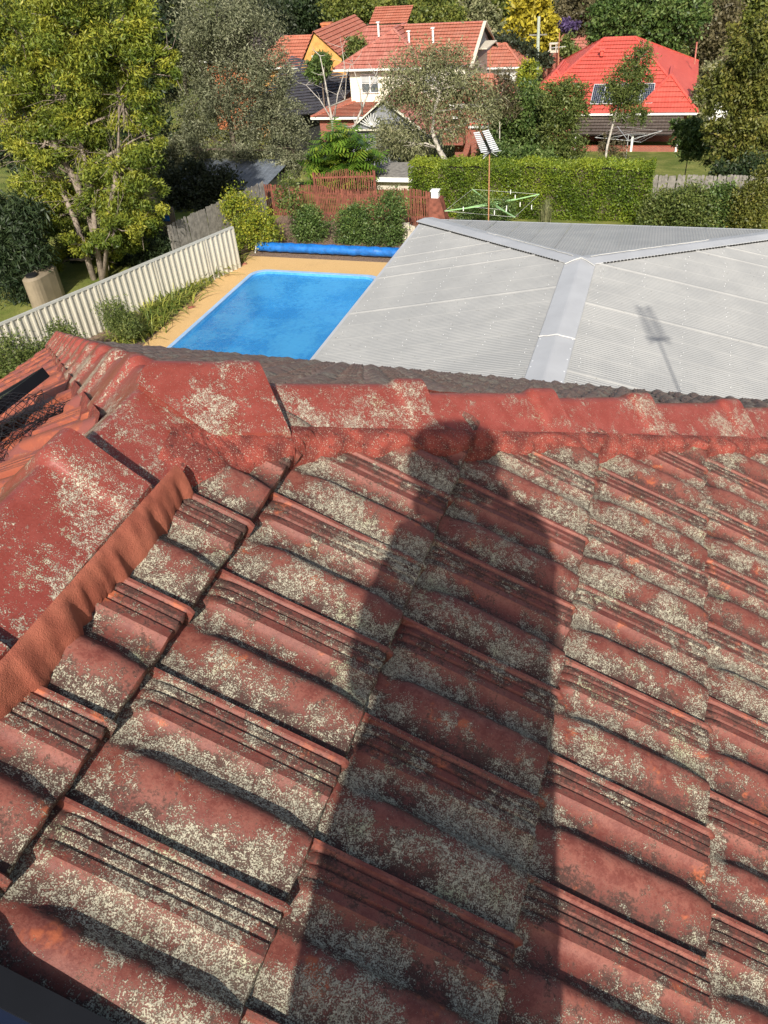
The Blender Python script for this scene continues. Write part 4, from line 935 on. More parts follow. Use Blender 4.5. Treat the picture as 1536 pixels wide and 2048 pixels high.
# --- brick outbuilding with small red roof
oz = Z(-15.2); ob = thing('brick_outbuilding', 'small brick outbuilding with red pyramid roof left of the antenna', 'outbuilding', (-12.2, 60.8, oz))
b = MB(); b.box((-12.2, 61, oz+.9), (2.3, 2.3, 2.2)); b.build('wall', M['brick'], ob); hip_roof(ob, -13.5, -10.9, 59.7, 62.3, oz+2.0, oz+3.1, (-12.2, 61), (-12.2, 61.01), M['roof_red'], .36)
# --- smaller roofs peeping between trees
def small_house(label, px, py, y, w, d, h, mat, wall):
    p_ = aty(px, py, y); t_ = thing('distant_house', label, 'house', (p_.x, y, terrain(0, y)))
    hip_roof(t_, p_.x-w/2, p_.x+w/2, y-d/2, y+d/2, p_.z-h, p_.z, (p_.x-w*.18, y), (p_.x+w*.18, y), mat, .5)
    g0 = terrain(0, y); b_ = MB(); b_.box((p_.x, y, (p_.z-h-.1+g0)/2), (w-1, d-1, max(.5, p_.z-h-.1-g0))); b_.build('wall', wall, t_)
small_house('white walled house with red roof beside the utility pole', 985, 88, 88, 7, 6, 1.6, M['roof_orange'], M['white'])
small_house('house with low orange roof below the golden tree', 965, 150, 66, 4.5, 5, 1.5, M['roof_orange'], M['brick'])
small_house('far house with faded terracotta roof behind the chimney', 1160, 62, 118, 9, 8, 3.0, M['roof_terra'], M['brick'])
small_house('distant brick house half hidden right of the red roof', 1440, 150, 112, 7, 8, 2.5, M['roof_brown'], M['brick'])
# --- left shed roofs and flat roof behind the pickets
sh = thing('tin_shed', 'blue grey corrugated shed roof in shade under the olive tree', 'shed', (-20.0, 34.5, 0)); b = MB()
for k in range(60):
    x = -22.3+k*.085; z_ = .012*math.sin(k*2.1); b.v += [(x, 33.4, .95+z_), (x, 37.0, 1.35+z_)]
b.f = [(2*k, 2*k+2, 2*k+3, 2*k+1) for k in range(59)]; b.build('roof', M['tin'], sh); b = MB(); b.box((-19.8, 35.3, .45), (4.6, 3.0, .9)); b.build('wall', M['timber_grey'], sh)
fr_ = thing('flat_roof_shed', 'low shed with mossy grey flat roof and white fascia behind the pickets', 'shed', (-12.3, 38, terrain(0, 38)))
b = MB(); b.box((-12.0, 38.2, .55), (3.2, 2.6, .10)); b.build('roof', M['timber_grey'], fr_); b = MB(); b.box((-12.0, 36.86, .5), (3.3, .05, .2)); b.build('fascia', M['white'], fr_); b = MB(); b.box((-12.0, 38.3, -.1), (3.0, 2.2, 1.2)); b.build('wall', M['render_wall'], fr_)
wt = thing('water_tank', 'beige slimline water tank behind the steel fence', 'water tank', (-21.3, 22.4, 0)); b = MB(); pts = [(-21.3+.36*math.cos(a), 22.4+.8*math.copysign(abs(math.sin(a))**.5, math.sin(a))) for a in np.linspace(0, 2*math.pi, 25)[:-1]]
b.add([(x, y, 0) for x, y in pts]+[(x, y, 1.08) for x, y in pts]+[(-21.3+(x+21.3)*.8, 22.4+(y-22.4)*.85, 1.15) for x, y in pts], [(i, (i+1) % 24, 24+(i+1) % 24, 24+i) for i in range(24)]+[(24+i, 24+(i+1) % 24, 48+(i+1) % 24, 48+i) for i in range(24)]+[tuple(range(48, 72))]); b.build('shell', M['tank'], wt, False)
b = MB(); b.tube([(-21.3, 22.0, 1.15), (-21.3, 22.0, 1.22)], .22, 14); b.build('lid', M['black_plastic'], wt)
pk_ = thing('beige_panel', 'beige board with a faint blue mark leaning in the shade behind the fence', 'panel', (-19.6, 28.6, 0)); b = MB(); b.box((-19.6, 28.6, .8), (1.0, .06, 1.6), .1); b.build('board', M['tank'], pk_)
b = MB(); b.box((-19.5, 28.54, 1.15), (.34, .02, .22), .1); b.build('blue_mark', M['cover'], pk_)
# utility pole and wires
up_ = aty(1076, 120, 93); ut = aty(1078, 33, 93); pole = thing('utility_pole', 'pale green grey utility pole before the golden tree', 'utility pole', (up_.x, 93, terrain(0, 93)))
b = MB(); b.tube([(up_.x, 93, terrain(0, 93)), (ut.x, 93, ut.z)], [.2, .15], 10); b.build('shaft', M['pole_timber'], pole)
b = MB(); b.bar((ut.x-.9, 93, ut.z-1.6), (ut.x+.9, 93, ut.z-1.6), .1, .12); b.build('crossarm', M['timber_grey'], pole)
for dz, dx in ((-1.5, -.8), (-1.5, .8), (-3.2, 0)):
    b = MB(); n_ = 16; A = Vector((ut.x+dx-60, 97, ut.z+dz+1)); B = Vector((ut.x+dx, 93, ut.z+dz)); C_ = Vector((ut.x+dx+60, 90, ut.z+dz+1))
    for U, V_ in ((A, B), (B, C_)): b.tube([U.lerp(V_, i/n_) - Vector((0, 0, 1.6*4*(i/n_)*(1-i/n_)*.5)) for i in range(n_+1)], .0045, 4, False)
    b.build('wire', M['dark'], pole)
for px, py0, py1, y, lb in ((980, 118, 57, 80, 'thin television mast left of the utility pole'), (1118, 135, 65, 90, 'thin television mast beside the brick chimney')):
    a_, c_ = aty(px, py0, y), aty(px+1, py1, y); t_ = thing('antenna_mast', lb, 'antenna', (a_.x, y, terrain(0, y))); b = MB(); b.tube([(a_.x, y, terrain(0, y)), (c_.x, y, c_.z)], .05, 6); b.build('mast', M['rust'], t_)
    b = MB(); b.bar((c_.x-.9, y, c_.z-1.3), (c_.x+.7, y, c_.z-1.2), .04, .04); [b.bar((c_.x-.8+.3*k, y-.5, c_.z-1.28), (c_.x-.8+.3*k, y+.5, c_.z-1.28), .03, .03) for k in range(5)]; b.build('element', M['galv'], t_)

# ================================================================ plants
def leaves(C, size, asp, mat, rng, bias=None, droop=0.0, jit=.35, name='crown'):
    N = len(C); d = rng.normal(0, 1, (N, 3)); d[:, 2] -= droop; 
    if bias is not None: d += bias*.9
    d /= np.linalg.norm(d, axis=1)[:, None]+1e-9
    s_ = np.cross(d, rng.normal(0, 1, (N, 3))); s_ /= np.linalg.norm(s_, axis=1)[:, None]+1e-9
    n = np.cross(d, s_); L = (size*(1+rng.uniform(-jit, jit, N)))[:, None]
    V = np.stack([C-d*L*.5, C+s_*L*asp*.5-d*L*.05+n*L*.06, C+d*L*.5-n*L*.05, C-s_*L*asp*.5-d*L*.05+n*L*.06], 1).reshape(-1, 3)
    Q = np.arange(4*N).reshape(N, 4); return V, Q
def sample_crown(blobs, N, rng, clump=.20, shell=.45, per=26, flat=.8):
    out_ = []; bia = []; rn = []; vol = np.array([(r_[0]*r_[1]*r_[2])**(2/3) for c_, r_ in blobs]); vol = vol/vol.sum()
    for (c_, r_), w in zip(blobs, vol):
        n = max(40, int(N*w)); m_ = max(4, n//per); u = rng.normal(0, 1, (m_, 3)); u /= np.linalg.norm(u, axis=1)[:, None]
        rad = (shell + (1-shell)*rng.random(m_)**.6)*(1+.14*rng.normal(0, 1, m_))
        cc_ = np.array(c_) + u*rad[:, None]*np.array(r_)
        tone = rng.random(m_); sz = rng.uniform(.6, 1.4, m_)
        idx = rng.integers(0, m_, n); off = rng.normal(0, 1, (n, 3))*(clump*np.mean(r_)*sz[idx])[:, None]; off[:, 2] *= flat
        out_.append(cc_[idx]+off); bia.append(u[idx]); rn.append(np.clip(.55*tone[idx]+.45*rng.random(n) + .10*(off[:, 2]/(clump*np.mean(r_)+1e-6)), 0, 1))  # leaf tone is part random, lighter towards the top of each clump
    return np.concatenate(out_), np.concatenate(bia), np.concatenate(rn)
def limbs(parent, base, trunk, blobs, r0, mat, rng, twigs=6, name='trunk'):
    mb_ = MB(); base = Vector(base); pts = [base]+[Vector(p_) for p_ in trunk]; n = len(pts)
    mb_.tube(pts, [r0*(1-.55*i/(n-1)) for i in range(n)], 8)
    for c_, r_ in blobs:
        c_ = Vector(c_); j = min(range(1, n), key=lambda i: (pts[i]-c_).length + max(0, pts[i].z-c_.z)*1.5); st = pts[j]
        mid_ = st.lerp(c_, .5) + Vector(rng.normal(0, .12, 3))*np.mean(r_)
        mb_.tube([st, mid_, c_], [r0*.38, r0*.26, r0*.12], 6)
        for k in range(twigs):
            e = c_ + Vector(rng.normal(0, .55, 3)*np.array(r_)); mb_.tube([mid_.lerp(c_, rng.random()), c_.lerp(e, .5)+Vector(rng.normal(0, .06, 3)*np.mean(r_)), e], [r0*.12, r0*.08, r0*.03], 4, False)
    return mb_.build(name, mat, parent, True)
TREE_N = 0
def plant(name, label, cat, y, blobs_px, N, leaf, mat, base_px=None, r0=.12, bark=None, depth=1.0, asp=.42, clump=.20, shell=.45, per=26, group=None, trunkpts=None, droop=0.0, flat=.8, twigs=6, gz=None, bias=True, crown_name='crown'):
    """blobs given by their outline in the photograph at distance y: (px, py, rx, ry[, dy])"""
    global TREE_N; TREE_N += 1; rng = np.random.default_rng(100+TREE_N); blobs = []
    for q in blobs_px:
        px, py, rx, ry = q[:4]; dy = q[4] if len(q) > 4 else rng.normal(0, .25)*rx*mpp(aty(px, py, y)); P_ = aty(px, py, y+dy); k = mpp(P_)
        blobs.append(((P_.x, P_.y, P_.z), (rx*k, rx*k*depth, ry*k)))
    if base_px: bp_ = aty(base_px[0], base_px[1], y); bx, by = bp_.x, y
    else: bx = float(np.mean([b_[0][0] for b_ in blobs])); by = y
    gz_ = terrain(bx, by) if gz is None else gz; t_ = thing(name, label, cat, (bx, by, gz_), group)
    C, bi, rn = sample_crown(blobs, N, rng, clump, shell, per, flat)
    ok = C[:, 2] > gz_+.01; C, bi, rn = C[ok], bi[ok], rn[ok]
    V, Q = leaves(C, leaf, asp, mat, rng, bi if bias else None, droop)
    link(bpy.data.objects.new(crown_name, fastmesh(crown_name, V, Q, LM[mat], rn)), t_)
    zc = min(b_[0][2] for b_ in blobs); hz = max(zc, gz_+.3)
    tp_ = [aty(p_[0], p_[1], y + (p_[2] if len(p_) > 2 else 0)) for p_ in trunkpts] if trunkpts else [Vector((bx+(blobs[0][0][0]-bx)*.3, by, gz_+(hz-gz_)*.5)), Vector((bx+(blobs[0][0][0]-bx)*.6, by, hz))]
    limbs(t_, (bx, by, gz_-.05), tp_, blobs, r0, bark or M['bark'], rng, twigs); return t_
# the large tree on the left
bt = [(40, 60, 80, 70), (150, 40, 90, 70), (255, 45, 75, 60), (60, 150, 75, 55), (170, 140, 80, 55), (275, 130, 62, 55), (45, 235, 70, 50), (150, 225, 75, 48), (262, 215, 62, 48), (300, 262, 42, 36), (90, 300, 70, 42), (190, 305, 66, 42), (275, 335, 55, 40), (225, 375, 55, 38), (305, 395, 36, 34), (150, 395, 55, 36), (240, 430, 52, 34), (195, 475, 42, 30), (285, 455, 45, 30), (70, 375, 60, 36), (340, 120, 25, 60), (130, 455, 50, 36), (250, 490, 40, 30), (95, 430, 40, 30), (215, 520, 34, 22), (165, 480, 42, 28, -1.4), (232, 462, 40, 28, -1.4), (110, 520, 34, 24, -.5)]
plant('large_tree', 'large yellow green leafy tree filling the upper left behind the steel fence', 'tree', 25.6, bt, 165000, .155, 'bigtree', (215, 575), .22, M['bark_pale'], .85, .30, .17, .4, 330, trunkpts=[(205, 520), (180, 430), (150, 360), (110, 290), (90, 180)], twigs=8, gz=0)
plant('shade_fill_tree', 'dark tree added behind the large yellow green tree to darken its gaps', 'tree', 36, [(60, 120, 90, 80), (200, 100, 90, 80), (130, 230, 100, 70), (270, 250, 60, 70), (40, 300, 70, 60), (200, 340, 80, 50), (300, 60, 50, 60), (310, 150, 40, 50), (110, 390, 60, 40), (280, 400, 50, 40), (330, 330, 30, 40)], 26000, .26, 'dark', None, .18, None, .8, .5, .22, .2, 30, gz=0)  # added dark-leaved mass stands in for the shade inside the large tree
# second stem and bare twigs inside it
rng = np.random.default_rng(5); t2 = bpy.data.objects['large_tree']; mb_ = MB()
for pth in ([(205, 560), (190, 470), (185, 380), (165, 300), (130, 190), (95, 60)], [(190, 565), (150, 440), (115, 360), (60, 290), (10, 240)], [(210, 560), (215, 450), (235, 330), (240, 200), (225, 60)]):
    pp = [aty(x, y_, 24.6+.3*i) for i, (x, y_) in enumerate(pth)]; mb_.tube(pp, [.13, .11, .09, .075, .055, .035][:len(pp)], 7)
    for p_ in pp[2:]:
        for k in range(24):
            e = p_ + Vector(rng.normal(0, .65, 3)) + Vector((0, -.3, -.2)); mb_.tube([p_+Vector(rng.normal(0, .1, 3)), p_.lerp(e, .5)+Vector(rng.normal(0, .08, 3)), e], [.016, .010, .004], 3, False)
mb_.build('limb', M['bark_pale'], t2, True)
plant('dark_tree', 'dark long leaved small tree at the left edge behind the fence', 'tree', 22.8, [(25, 470, 55, 60), (40, 560, 50, 50), (20, 620, 45, 35), (70, 500, 35, 40), (10, 420, 40, 40), (60, 580, 34, 40), (15, 520, 50, 60), (55, 430, 40, 36)], 17000, .24, 'dark', (45, 650), .05, None, .8, .22, .25, .3, 18, droop=.6, gz=0, twigs=4)
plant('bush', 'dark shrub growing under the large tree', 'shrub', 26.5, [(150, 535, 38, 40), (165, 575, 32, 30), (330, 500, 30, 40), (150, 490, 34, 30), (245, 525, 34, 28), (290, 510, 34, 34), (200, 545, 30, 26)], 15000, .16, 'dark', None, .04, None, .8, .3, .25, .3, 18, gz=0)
plant('olive_tree', 'grey green olive tree behind the pool garden left of centre', 'tree', 37.0, [(430, 40, 80, 55), (385, 95, 60, 55), (500, 70, 60, 60), (465, 140, 70, 50), (540, 150, 50, 60), (395, 190, 58, 55), (480, 215, 70, 50), (560, 230, 52, 45), (420, 275, 62, 48), (515, 290, 62, 45), (585, 295, 42, 42), (380, 300, 45, 50), (470, 335, 60, 38), (405, 365, 45, 36), (575, 335, 35, 28), (500, 350, 36, 30), (350, 340, 28, 40)], 100000, .14, 'olive', (485, 400), .20, None, .8, .30, .20, .45, 160, trunkpts=[(480, 360), (470, 300), (455, 220)], gz=0, twigs=8)
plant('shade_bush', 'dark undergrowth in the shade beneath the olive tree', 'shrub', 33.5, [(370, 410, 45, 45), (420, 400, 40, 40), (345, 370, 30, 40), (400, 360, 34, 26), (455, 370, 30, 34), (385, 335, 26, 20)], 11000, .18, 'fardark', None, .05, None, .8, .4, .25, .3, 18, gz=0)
plant('yellow_shrub', 'yellow green shrub beside the end of the steel fence', 'shrub', 28.8, [(490, 425, 45, 42), (520, 455, 40, 38), (495, 480, 35, 30), (465, 410, 25, 25), (540, 470, 24, 26)], 10000, .10, 'yellowgreen', (500, 515), .05, None, .8, .5, .2, .5, 22, gz=0)
plant('camellia', 'thin upright camellia with bare lower stems behind the yellow shrub', 'shrub', 29.8, [(576, 372, 22, 26), (585, 410, 20, 24), (560, 400, 14, 22)], 1200, .12, 'mid', (600, 495), .035, M['bark_pale'], .8, .5, .3, .3, 12, gz=0, twigs=9)
for i, (bl, lb) in enumerate((([(620, 458, 33, 38), (615, 435, 24, 22)], 'single clipped round shrub left of the pair behind the pool cover'), ([(702, 458, 33, 42), (712, 440, 28, 30)], 'left one of the two touching round shrubs'), ([(772, 440, 42, 52), (765, 470, 40, 34), (785, 415, 30, 28)], 'taller right one of the two touching round shrubs'))):
    plant('round_shrub', lb, 'shrub', 29.7+.1*i, bl, 9000, .085, 'shrub', None, .04, None, .9, .55, .16, .6, 22, 'round shrubs behind the pool', gz=0)
# big-leaved philodendron
pb = thing('philodendron', 'glossy big leaved philodendron behind the red pickets', 'plant', (-14.2, 37.2, terrain(0, 37))); rng = np.random.default_rng(77); V = []; Fc = []; rv = []
for k in range(620):
    px, py = rng.uniform(620, 750), rng.uniform(255, 372); 
    if ((px-685)/62)**2+((py-315)/60)**2 > 1: continue
    c_ = aty(px, py, 37+rng.uniform(-.9, .9)); L = rng.uniform(.5, 1.0); a = rng.uniform(0, 6.28); d = Vector((math.cos(a), math.sin(a)-.4, rng.uniform(-.7, .3))).normalized(); s_ = d.cross(Vector((0, 0, 1))).normalized()
    b0 = len(V); V.append(c_); nl = 6; row = []
    for side in (-1, 1):
        for q in range(nl):
            f0, f1 = q/nl, (q+.72)/nl; w = .42*math.sin(math.pi*(.15+.8*(q+.5)/nl))*L
            i0 = len(V); V += [c_+d*(L*f0), c_+d*(L*f1), c_+d*(L*(f1+.12))+s_*(side*w)-Vector((0, 0, w*.35)), c_+d*(L*(f0+.16))+s_*(side*w*.95)-Vector((0, 0, w*.35))]
            Fc.append((i0, i0+1, i0+2, i0+3)); rv.append(rng.random()*.5+.5*(k % 7)/6)
me = bpy.data.meshes.new('foliage'); me.from_pydata([tuple(v) for v in V], [], Fc); me.update(); at = me.attributes.new('leaf_tone', 'FLOAT', 'FACE'); at.data.foreach_set('value', rv); me.materials.append(LM['lush']); link(bpy.data.objects.new('foliage', me), pb)
b = MB()
for k in range(14): b.tube([(-14.2+random.gauss(0, .1), 37.2+random.gauss(0, .1), terrain(0, 37)), Vector((-14.2+random.gauss(0, .7), 37.2+random.gauss(0, .5), 1.6+random.random()))], [.04, .02], 5)
b.build('stem', M['bark'], pb)
# bare dead tree
def bare(label, y, paths, mat, r0=.07):
    b0 = aty(paths[0][0][0], paths[0][0][1], y); t_ = thing('bare_tree', label, 'tree', (b0.x, y, terrain(0, y))); rng = np.random.default_rng(9); mb_ = MB()
    mb_.tube([(b0.x, y, terrain(0, y)-.1), b0], [r0*1.3, r0*1.2], 7)
    for i, pth in enumerate(paths):
        pp = [aty(x, y_, y+.15*j*math.sin(i)) for j, (x, y_) in enumerate(pth)]; n = len(pp); k0 = r0*(1 if i < 2 else .55); mb_.tube(pp, [k0*(1-.75*j/(n-1)) for j in range(n)], 6)
        for p_ in pp[1:]:
            for k in range(3):
                e = p_ + Vector((rng.normal(0, .5), rng.normal(0, .4), abs(rng.normal(.35, .3)))); mb_.tube([p_, p_.lerp(e, .5)+Vector(rng.normal(0, .07, 3)), e], [k0*.28, k0*.18, k0*.06], 4, False)
    mb_.build('trunk', mat, t_, True)
bare('bleached bare tree with crooked branches before the cream house', 46, [[(668, 300), (664, 240), (655, 190), (648, 150), (640, 112)], [(690, 275), (710, 250), (725, 215), (735, 190), (752, 150)], [(664, 240), (640, 200), (612, 170)], [(668, 245), (675, 190), (690, 140), (684, 95)], [(655, 215), (690, 200), (693, 150), (705, 125)], [(725, 230), (720, 180), (705, 130)]], M['bark_white'], .085)
gt_ = plant('gum_tree', 'pale trunked wispy gum tree with leaning trunk in front of the cream house', 'tree', 44.0, [(800, 150, 42, 34), (850, 125, 42, 32), (905, 130, 42, 36), (790, 195, 34, 30), (835, 180, 40, 34), (890, 175, 44, 34), (940, 165, 34, 36), (860, 225, 42, 28), (925, 215, 40, 32), (965, 200, 34, 34), (780, 275, 36, 34), (820, 290, 34, 32), (900, 260, 32, 22), (975, 235, 28, 30)], 20000, .19, 'gum', (905, 345), .17, M['bark_white'], .8, .26, .32, .3, 20, droop=.9, twigs=11, trunkpts=[(893, 325), (876, 295), (865, 265), (868, 225), (880, 180)])
plant('scrub', 'dry grey twiggy scrub between the gum tree and the utility pole', 'shrub', 54, [(1000, 190, 32, 30), (985, 215, 30, 28), (1020, 215, 25, 26), (1010, 160, 24, 20)], 5000, .18, 'dry', None, .06, M['bark_white'], .8, .3, .3, .3, 20, twigs=9)
plant('scrub', 'hanging grey green scrub in front of the grey garage', 'shrub', 47, [(790, 265, 36, 30), (830, 285, 36, 30), (775, 300, 30, 26), (815, 315, 34, 20), (860, 300, 26, 24)], 9000, .17, 'gum', None, .06, M['bark_white'], .8, .28, .28, .35, 22, droop=.9, twigs=8)
plant('lime_shrub', 'small yellow green shrub below the utility pole', 'shrub', 60, [(1060, 140, 20, 22), (1045, 160, 18, 18), (1060, 170, 14, 14)], 2500, .20, 'yellowgreen', None, .06, None, .8, .45)
plant('dark_garden_tree', 'dense dark green tree left of the red roofed house', 'tree', 55, [(1020, 220, 40, 34), (1060, 210, 44, 36), (1030, 255, 45, 36), (1075, 250, 40, 34), (1000, 245, 22, 26), (1050, 285, 36, 24)], 15000, .24, 'shrub', (1050, 320), .12, None, .8, .42, .18, .5, 26)
plant('feathery_tree', 'bronze green bushy tree beside the dark tree before the red roof', 'tree', 53, [(1110, 195, 32, 30), (1140, 185, 34, 28), (1125, 225, 38, 30), (1155, 215, 22, 28), (1120, 270, 40, 34), (1145, 300, 30, 26), (1110, 305, 28, 24)], 13000, .20, 'mid', (1125, 330), .09, None, .8, .36, .2, .45, 24)
plant('garden_shrub', 'low dark shrubs behind the hedge near the antenna', 'shrub', 48, [(985, 310, 30, 24), (1020, 315, 34, 22), (1060, 318, 32, 22), (1090, 318, 24, 18)], 7000, .18, 'shrub', None, .05, None, .8, .45, .2, .4)
plant('slim_tree', 'slim pale stemmed tree standing before the red roof', 'tree', 52, [(1248, 165, 36, 34), (1270, 130, 30, 26), (1290, 105, 20, 16), (1225, 185, 22, 24), (1285, 160, 20, 24), (1265, 195, 30, 20), (1245, 225, 28, 20), (1275, 230, 22, 20)], 9500, .17, 'mid', (1205, 330), .085, M['bark_white'], .8, .34, .2, .4, 22, trunkpts=[(1215, 290), (1228, 240), (1238, 205), (1250, 170)], twigs=7)
plant('slim_sapling', 'thin twiggy sapling low beside the slim tree', 'shrub', 53, [(1215, 290, 20, 24), (1235, 300, 22, 22)], 1500, .16, 'dry', None, .04, None, .8, .3)
plant('layered_tree', 'small dark layered tree on the lawn right of the veranda', 'tree', 50, [(1385, 258, 34, 18), (1370, 280, 26, 16), (1405, 285, 26, 22), (1380, 305, 24, 14), (1355, 248, 14, 10)], 5000, .22, 'shrub', (1370, 350), .05, None, .8, .4, .2, .4)
plant('vine_tree', 'tall tree smothered in vines along the right edge', 'tree', 46, [(1510, 90, 50, 50), (1470, 120, 36, 36), (1440, 185, 36, 40), (1490, 180, 50, 44), (1530, 170, 40, 50), (1455, 245, 36, 40), (1505, 250, 46, 44), (1440, 300, 30, 34), (1530, 300, 40, 46), (1490, 320, 34, 36), (1425, 260, 18, 30)], 34000, .19, 'vine', (1500, 380), .16, None, .8, .45, .20, .5, 150, droop=.5, twigs=5)
plant('dark_vine', 'dark ivy thicket below the vine covered tree at right', 'shrub', 43, [(1500, 350, 40, 34), (1530, 380, 36, 30), (1470, 355, 26, 26), (1440, 345, 20, 22)], 7000, .17, 'dark', None, .06, None, .8, .5)
for i, (bl, lb, mt) in enumerate((([(1330, 415, 36, 32), (1310, 440, 30, 22)], 'loose green shrub just right of the clipped hedge end', 'mid'), ([(1385, 400, 36, 28), (1390, 432, 40, 26)], 'olive coloured shrub under the grey paling fence', 'mid'), ([(1440, 395, 36, 24), (1440, 430, 40, 28)], 'bushy shrub with a few red flowers in the right garden', 'shrub'), ([(1505, 395, 40, 34), (1500, 435, 44, 28), (1535, 360, 30, 30)], 'sprawling shrub at the right edge behind the grey roof', 'vine'))):
    plant('garden_shrub', lb, 'shrub', 32.6-.15*i, bl, 9000, .11, mt, None, .04, None, .8, .45, .24, .35, 22, 'shrubs at the right garden edge', gz=0)
plant('clothesline_shrub', 'dark green shrub growing through the green clothesline', 'shrub', 30.8, [(960, 415, 30, 28), (1000, 420, 30, 24), (935, 425, 24, 20)], 7000, .09, 'shrub', None, .04, None, .8, .45, gz=0)
# upright grass-like clump
def straps(name, label, c, n, L, rng, spread=.5, w=.035, mat='strap', group=None, up=.8):
    t_ = thing(name, label, 'plant', c, group); V = []; Fc = []; rv = []
    for k in range(n):
        a = rng.uniform(0, 6.28); d = Vector((math.cos(a), math.sin(a), 0)); s_ = Vector((-d.y, d.x, 0)); b0 = Vector(c)+d*rng.uniform(0, .12)+Vector(rng.normal(0, spread*.22, 3))*Vector((1, 1, 0)).length; b0.z = c[2]; l = L*rng.uniform(.6, 1.15); ln = rng.uniform(.25, 1.0)*spread; r_ = rng.random(); prev = None
        for q in range(5):
            f = q/4; p_ = b0 + d*(ln*l*f*(.4+.6*f)*1.2) + Vector((0, 0, l*(up*f - ln*.75*f*f))); ww = w*(1-f*.85); i0 = len(V); V += [p_-s_*ww/2, p_+s_*ww/2]
            if prev is not None: Fc.append((prev, prev+1, i0+1, i0)); rv.append(min(1, max(0, r_*.8+.2*f)))
            prev = i0
    me = bpy.data.meshes.new('leaf_clump'); me.from_pydata([tuple(v) for v in V], [], Fc); me.update(); at = me.attributes.new('leaf_tone', 'FLOAT', 'FACE'); at.data.foreach_set('value', rv); me.materials.append(LM[mat]); link(bpy.data.objects.new('leaf_clump', me), t_); return t_
rng = np.random.default_rng(31)
c_ = atz(1092, 446, .0); straps('grass_clump', 'tall wispy grass clump in front of the hedge', (c_.x, c_.y, 0), 160, 1.25, rng, .25, .02, 'gum')
names = ['strappy clump nearest the tiled roof in the fence strip', 'second strappy clump from the tiled roof along the fence', 'third strappy clump from the tiled roof along the fence', 'fourth strappy clump from the tiled roof along the fence', 'fifth strappy clump from the tiled roof along the fence', 'sixth strappy clump from the tiled roof along the fence', 'seventh strappy clump from the tiled roof along the fence', 'eighth strappy clump from the tiled roof along the fence', 'last strappy clump near the far end of the fence']
for i, (px, py) in enumerate(((262, 676), (288, 660), (312, 636), (330, 618), (352, 600), (376, 580), (400, 562), (425, 545), (452, 526))):
    c_ = atz(px, py, .02); straps('agapanthus', names[i], (c_.x, c_.y, .02), 150, .95, rng, .95, .075, 'strap', 'strappy plants along the fence')
plant('fence_shrub', 'fine leaved shrub against the fence above the strappy plants', 'shrub', 19.6, [(232, 632, 32, 30), (250, 652, 28, 20)], 7500, .07, 'mid', None, .02, None, .8, .4, .25, .35, 20, gz=0)
plant('fence_shrub', 'leafy bush against the steel fence just left of the tiled roof corner', 'shrub', 17.4, [(132, 680, 34, 36), (115, 715, 40, 30), (150, 700, 24, 24)], 8000, .085, 'mid', None, .02, None, .8, .45, .25, .35, 20, gz=0)
plant('fence_shrub', 'bushy plant at the left edge below the steel fence', 'shrub', 16.2, [(20, 715, 56, 40), (75, 725, 46, 36), (20, 765, 60, 40), (70, 765, 46, 36), (110, 740, 36, 30)], 16000, .09, 'mid', None, .02, None, .8, .45, .25, .35, 20, gz=0)
# clipped hedge
hg = thing('clipped_hedge', 'long bright green clipped hedge behind the grey roof', 'hedge', (-5.2, 34.0, 0)); rng = np.random.default_rng(44); N = 52000
hx = rng.uniform(-10.2, -.25, N); fsel = rng.random(N); top_ = fsel < .30; hz_ = np.where(top_, 2.03+np.abs(rng.normal(0, .07, N))+.04*np.sin(hx*2.3)+.03*np.sin(hx*5.9), rng.uniform(0, 2.02, N)); hy = np.where(top_, rng.uniform(33.35, 34.6, N), 33.38+rng.normal(0, .07, N)+.07*np.sin(hx*3.1+hz_*2.2)+.05*np.sin(hx*7.7-hz_*4.1))
es = rng.random(N) < .05; hx = np.where(es, -.22+rng.normal(0, .04, N), hx); hy = np.where(es, rng.uniform(33.4, 34.6, N), hy)
C = np.stack([hx, hy, hz_], 1); bi = np.where(top_[:, None], np.array([0, 0, 1.0]), np.array([0, -1.0, .3])); V, Q = leaves(C, .085, .6, 'hedge', rng, bi*.8)
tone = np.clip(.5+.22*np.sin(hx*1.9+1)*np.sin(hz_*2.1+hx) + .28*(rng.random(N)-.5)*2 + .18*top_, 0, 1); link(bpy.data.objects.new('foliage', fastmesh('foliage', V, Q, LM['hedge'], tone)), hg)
b = MB(); b.box((-5.2, 34.0, .97), (9.75, 1.0, 1.9)); b.build('core', M['bark'], hg)
for k in range(9): b = MB(); b.tube([(-9.8+k*1.15, 34.0, 0), (-9.8+k*1.15, 34.0, 1.0)], .05, 6); b.build('stem', M['bark'], hg)
# golden tree, far wood
plant('golden_conifer', 'golden yellow conifer behind the utility pole', 'tree', 104, [(1065, 35, 42, 42), (1050, 65, 36, 34), (1085, 65, 34, 34), (1065, 10, 30, 34), (1098, 90, 16, 18), (1035, 85, 18, 18)], 11000, .55, 'gold', (1065, 120), .3, None, .9, .5, .16, .6, 30)
plant('round_bush', 'dark green bush below the golden conifer', 'shrub', 90, [(1010, 100, 34, 24), (1045, 105, 26, 20), (1090, 118, 16, 14)], 5000, .4, 'fardark', None, .15)
plant('cypress', 'upright green bush between chimney and red roof', 'tree', 96, [(1135, 100, 14, 26), (1150, 115, 16, 16)], 2500, .4, 'mid', None, .15)
plant('jacaranda', 'small purple leaved tree behind the chimney', 'tree', 112, [(1135, 52, 22, 10), (1120, 45, 12, 8)], 1500, .45, 'purple', None, .15)
plant('gable_tree', 'dark green tree between the yellow gable and the cream house', 'tree', 69.0, [(712, 105, 18, 28), (698, 122, 14, 18)], 3500, .3, 'mid', None, .12)
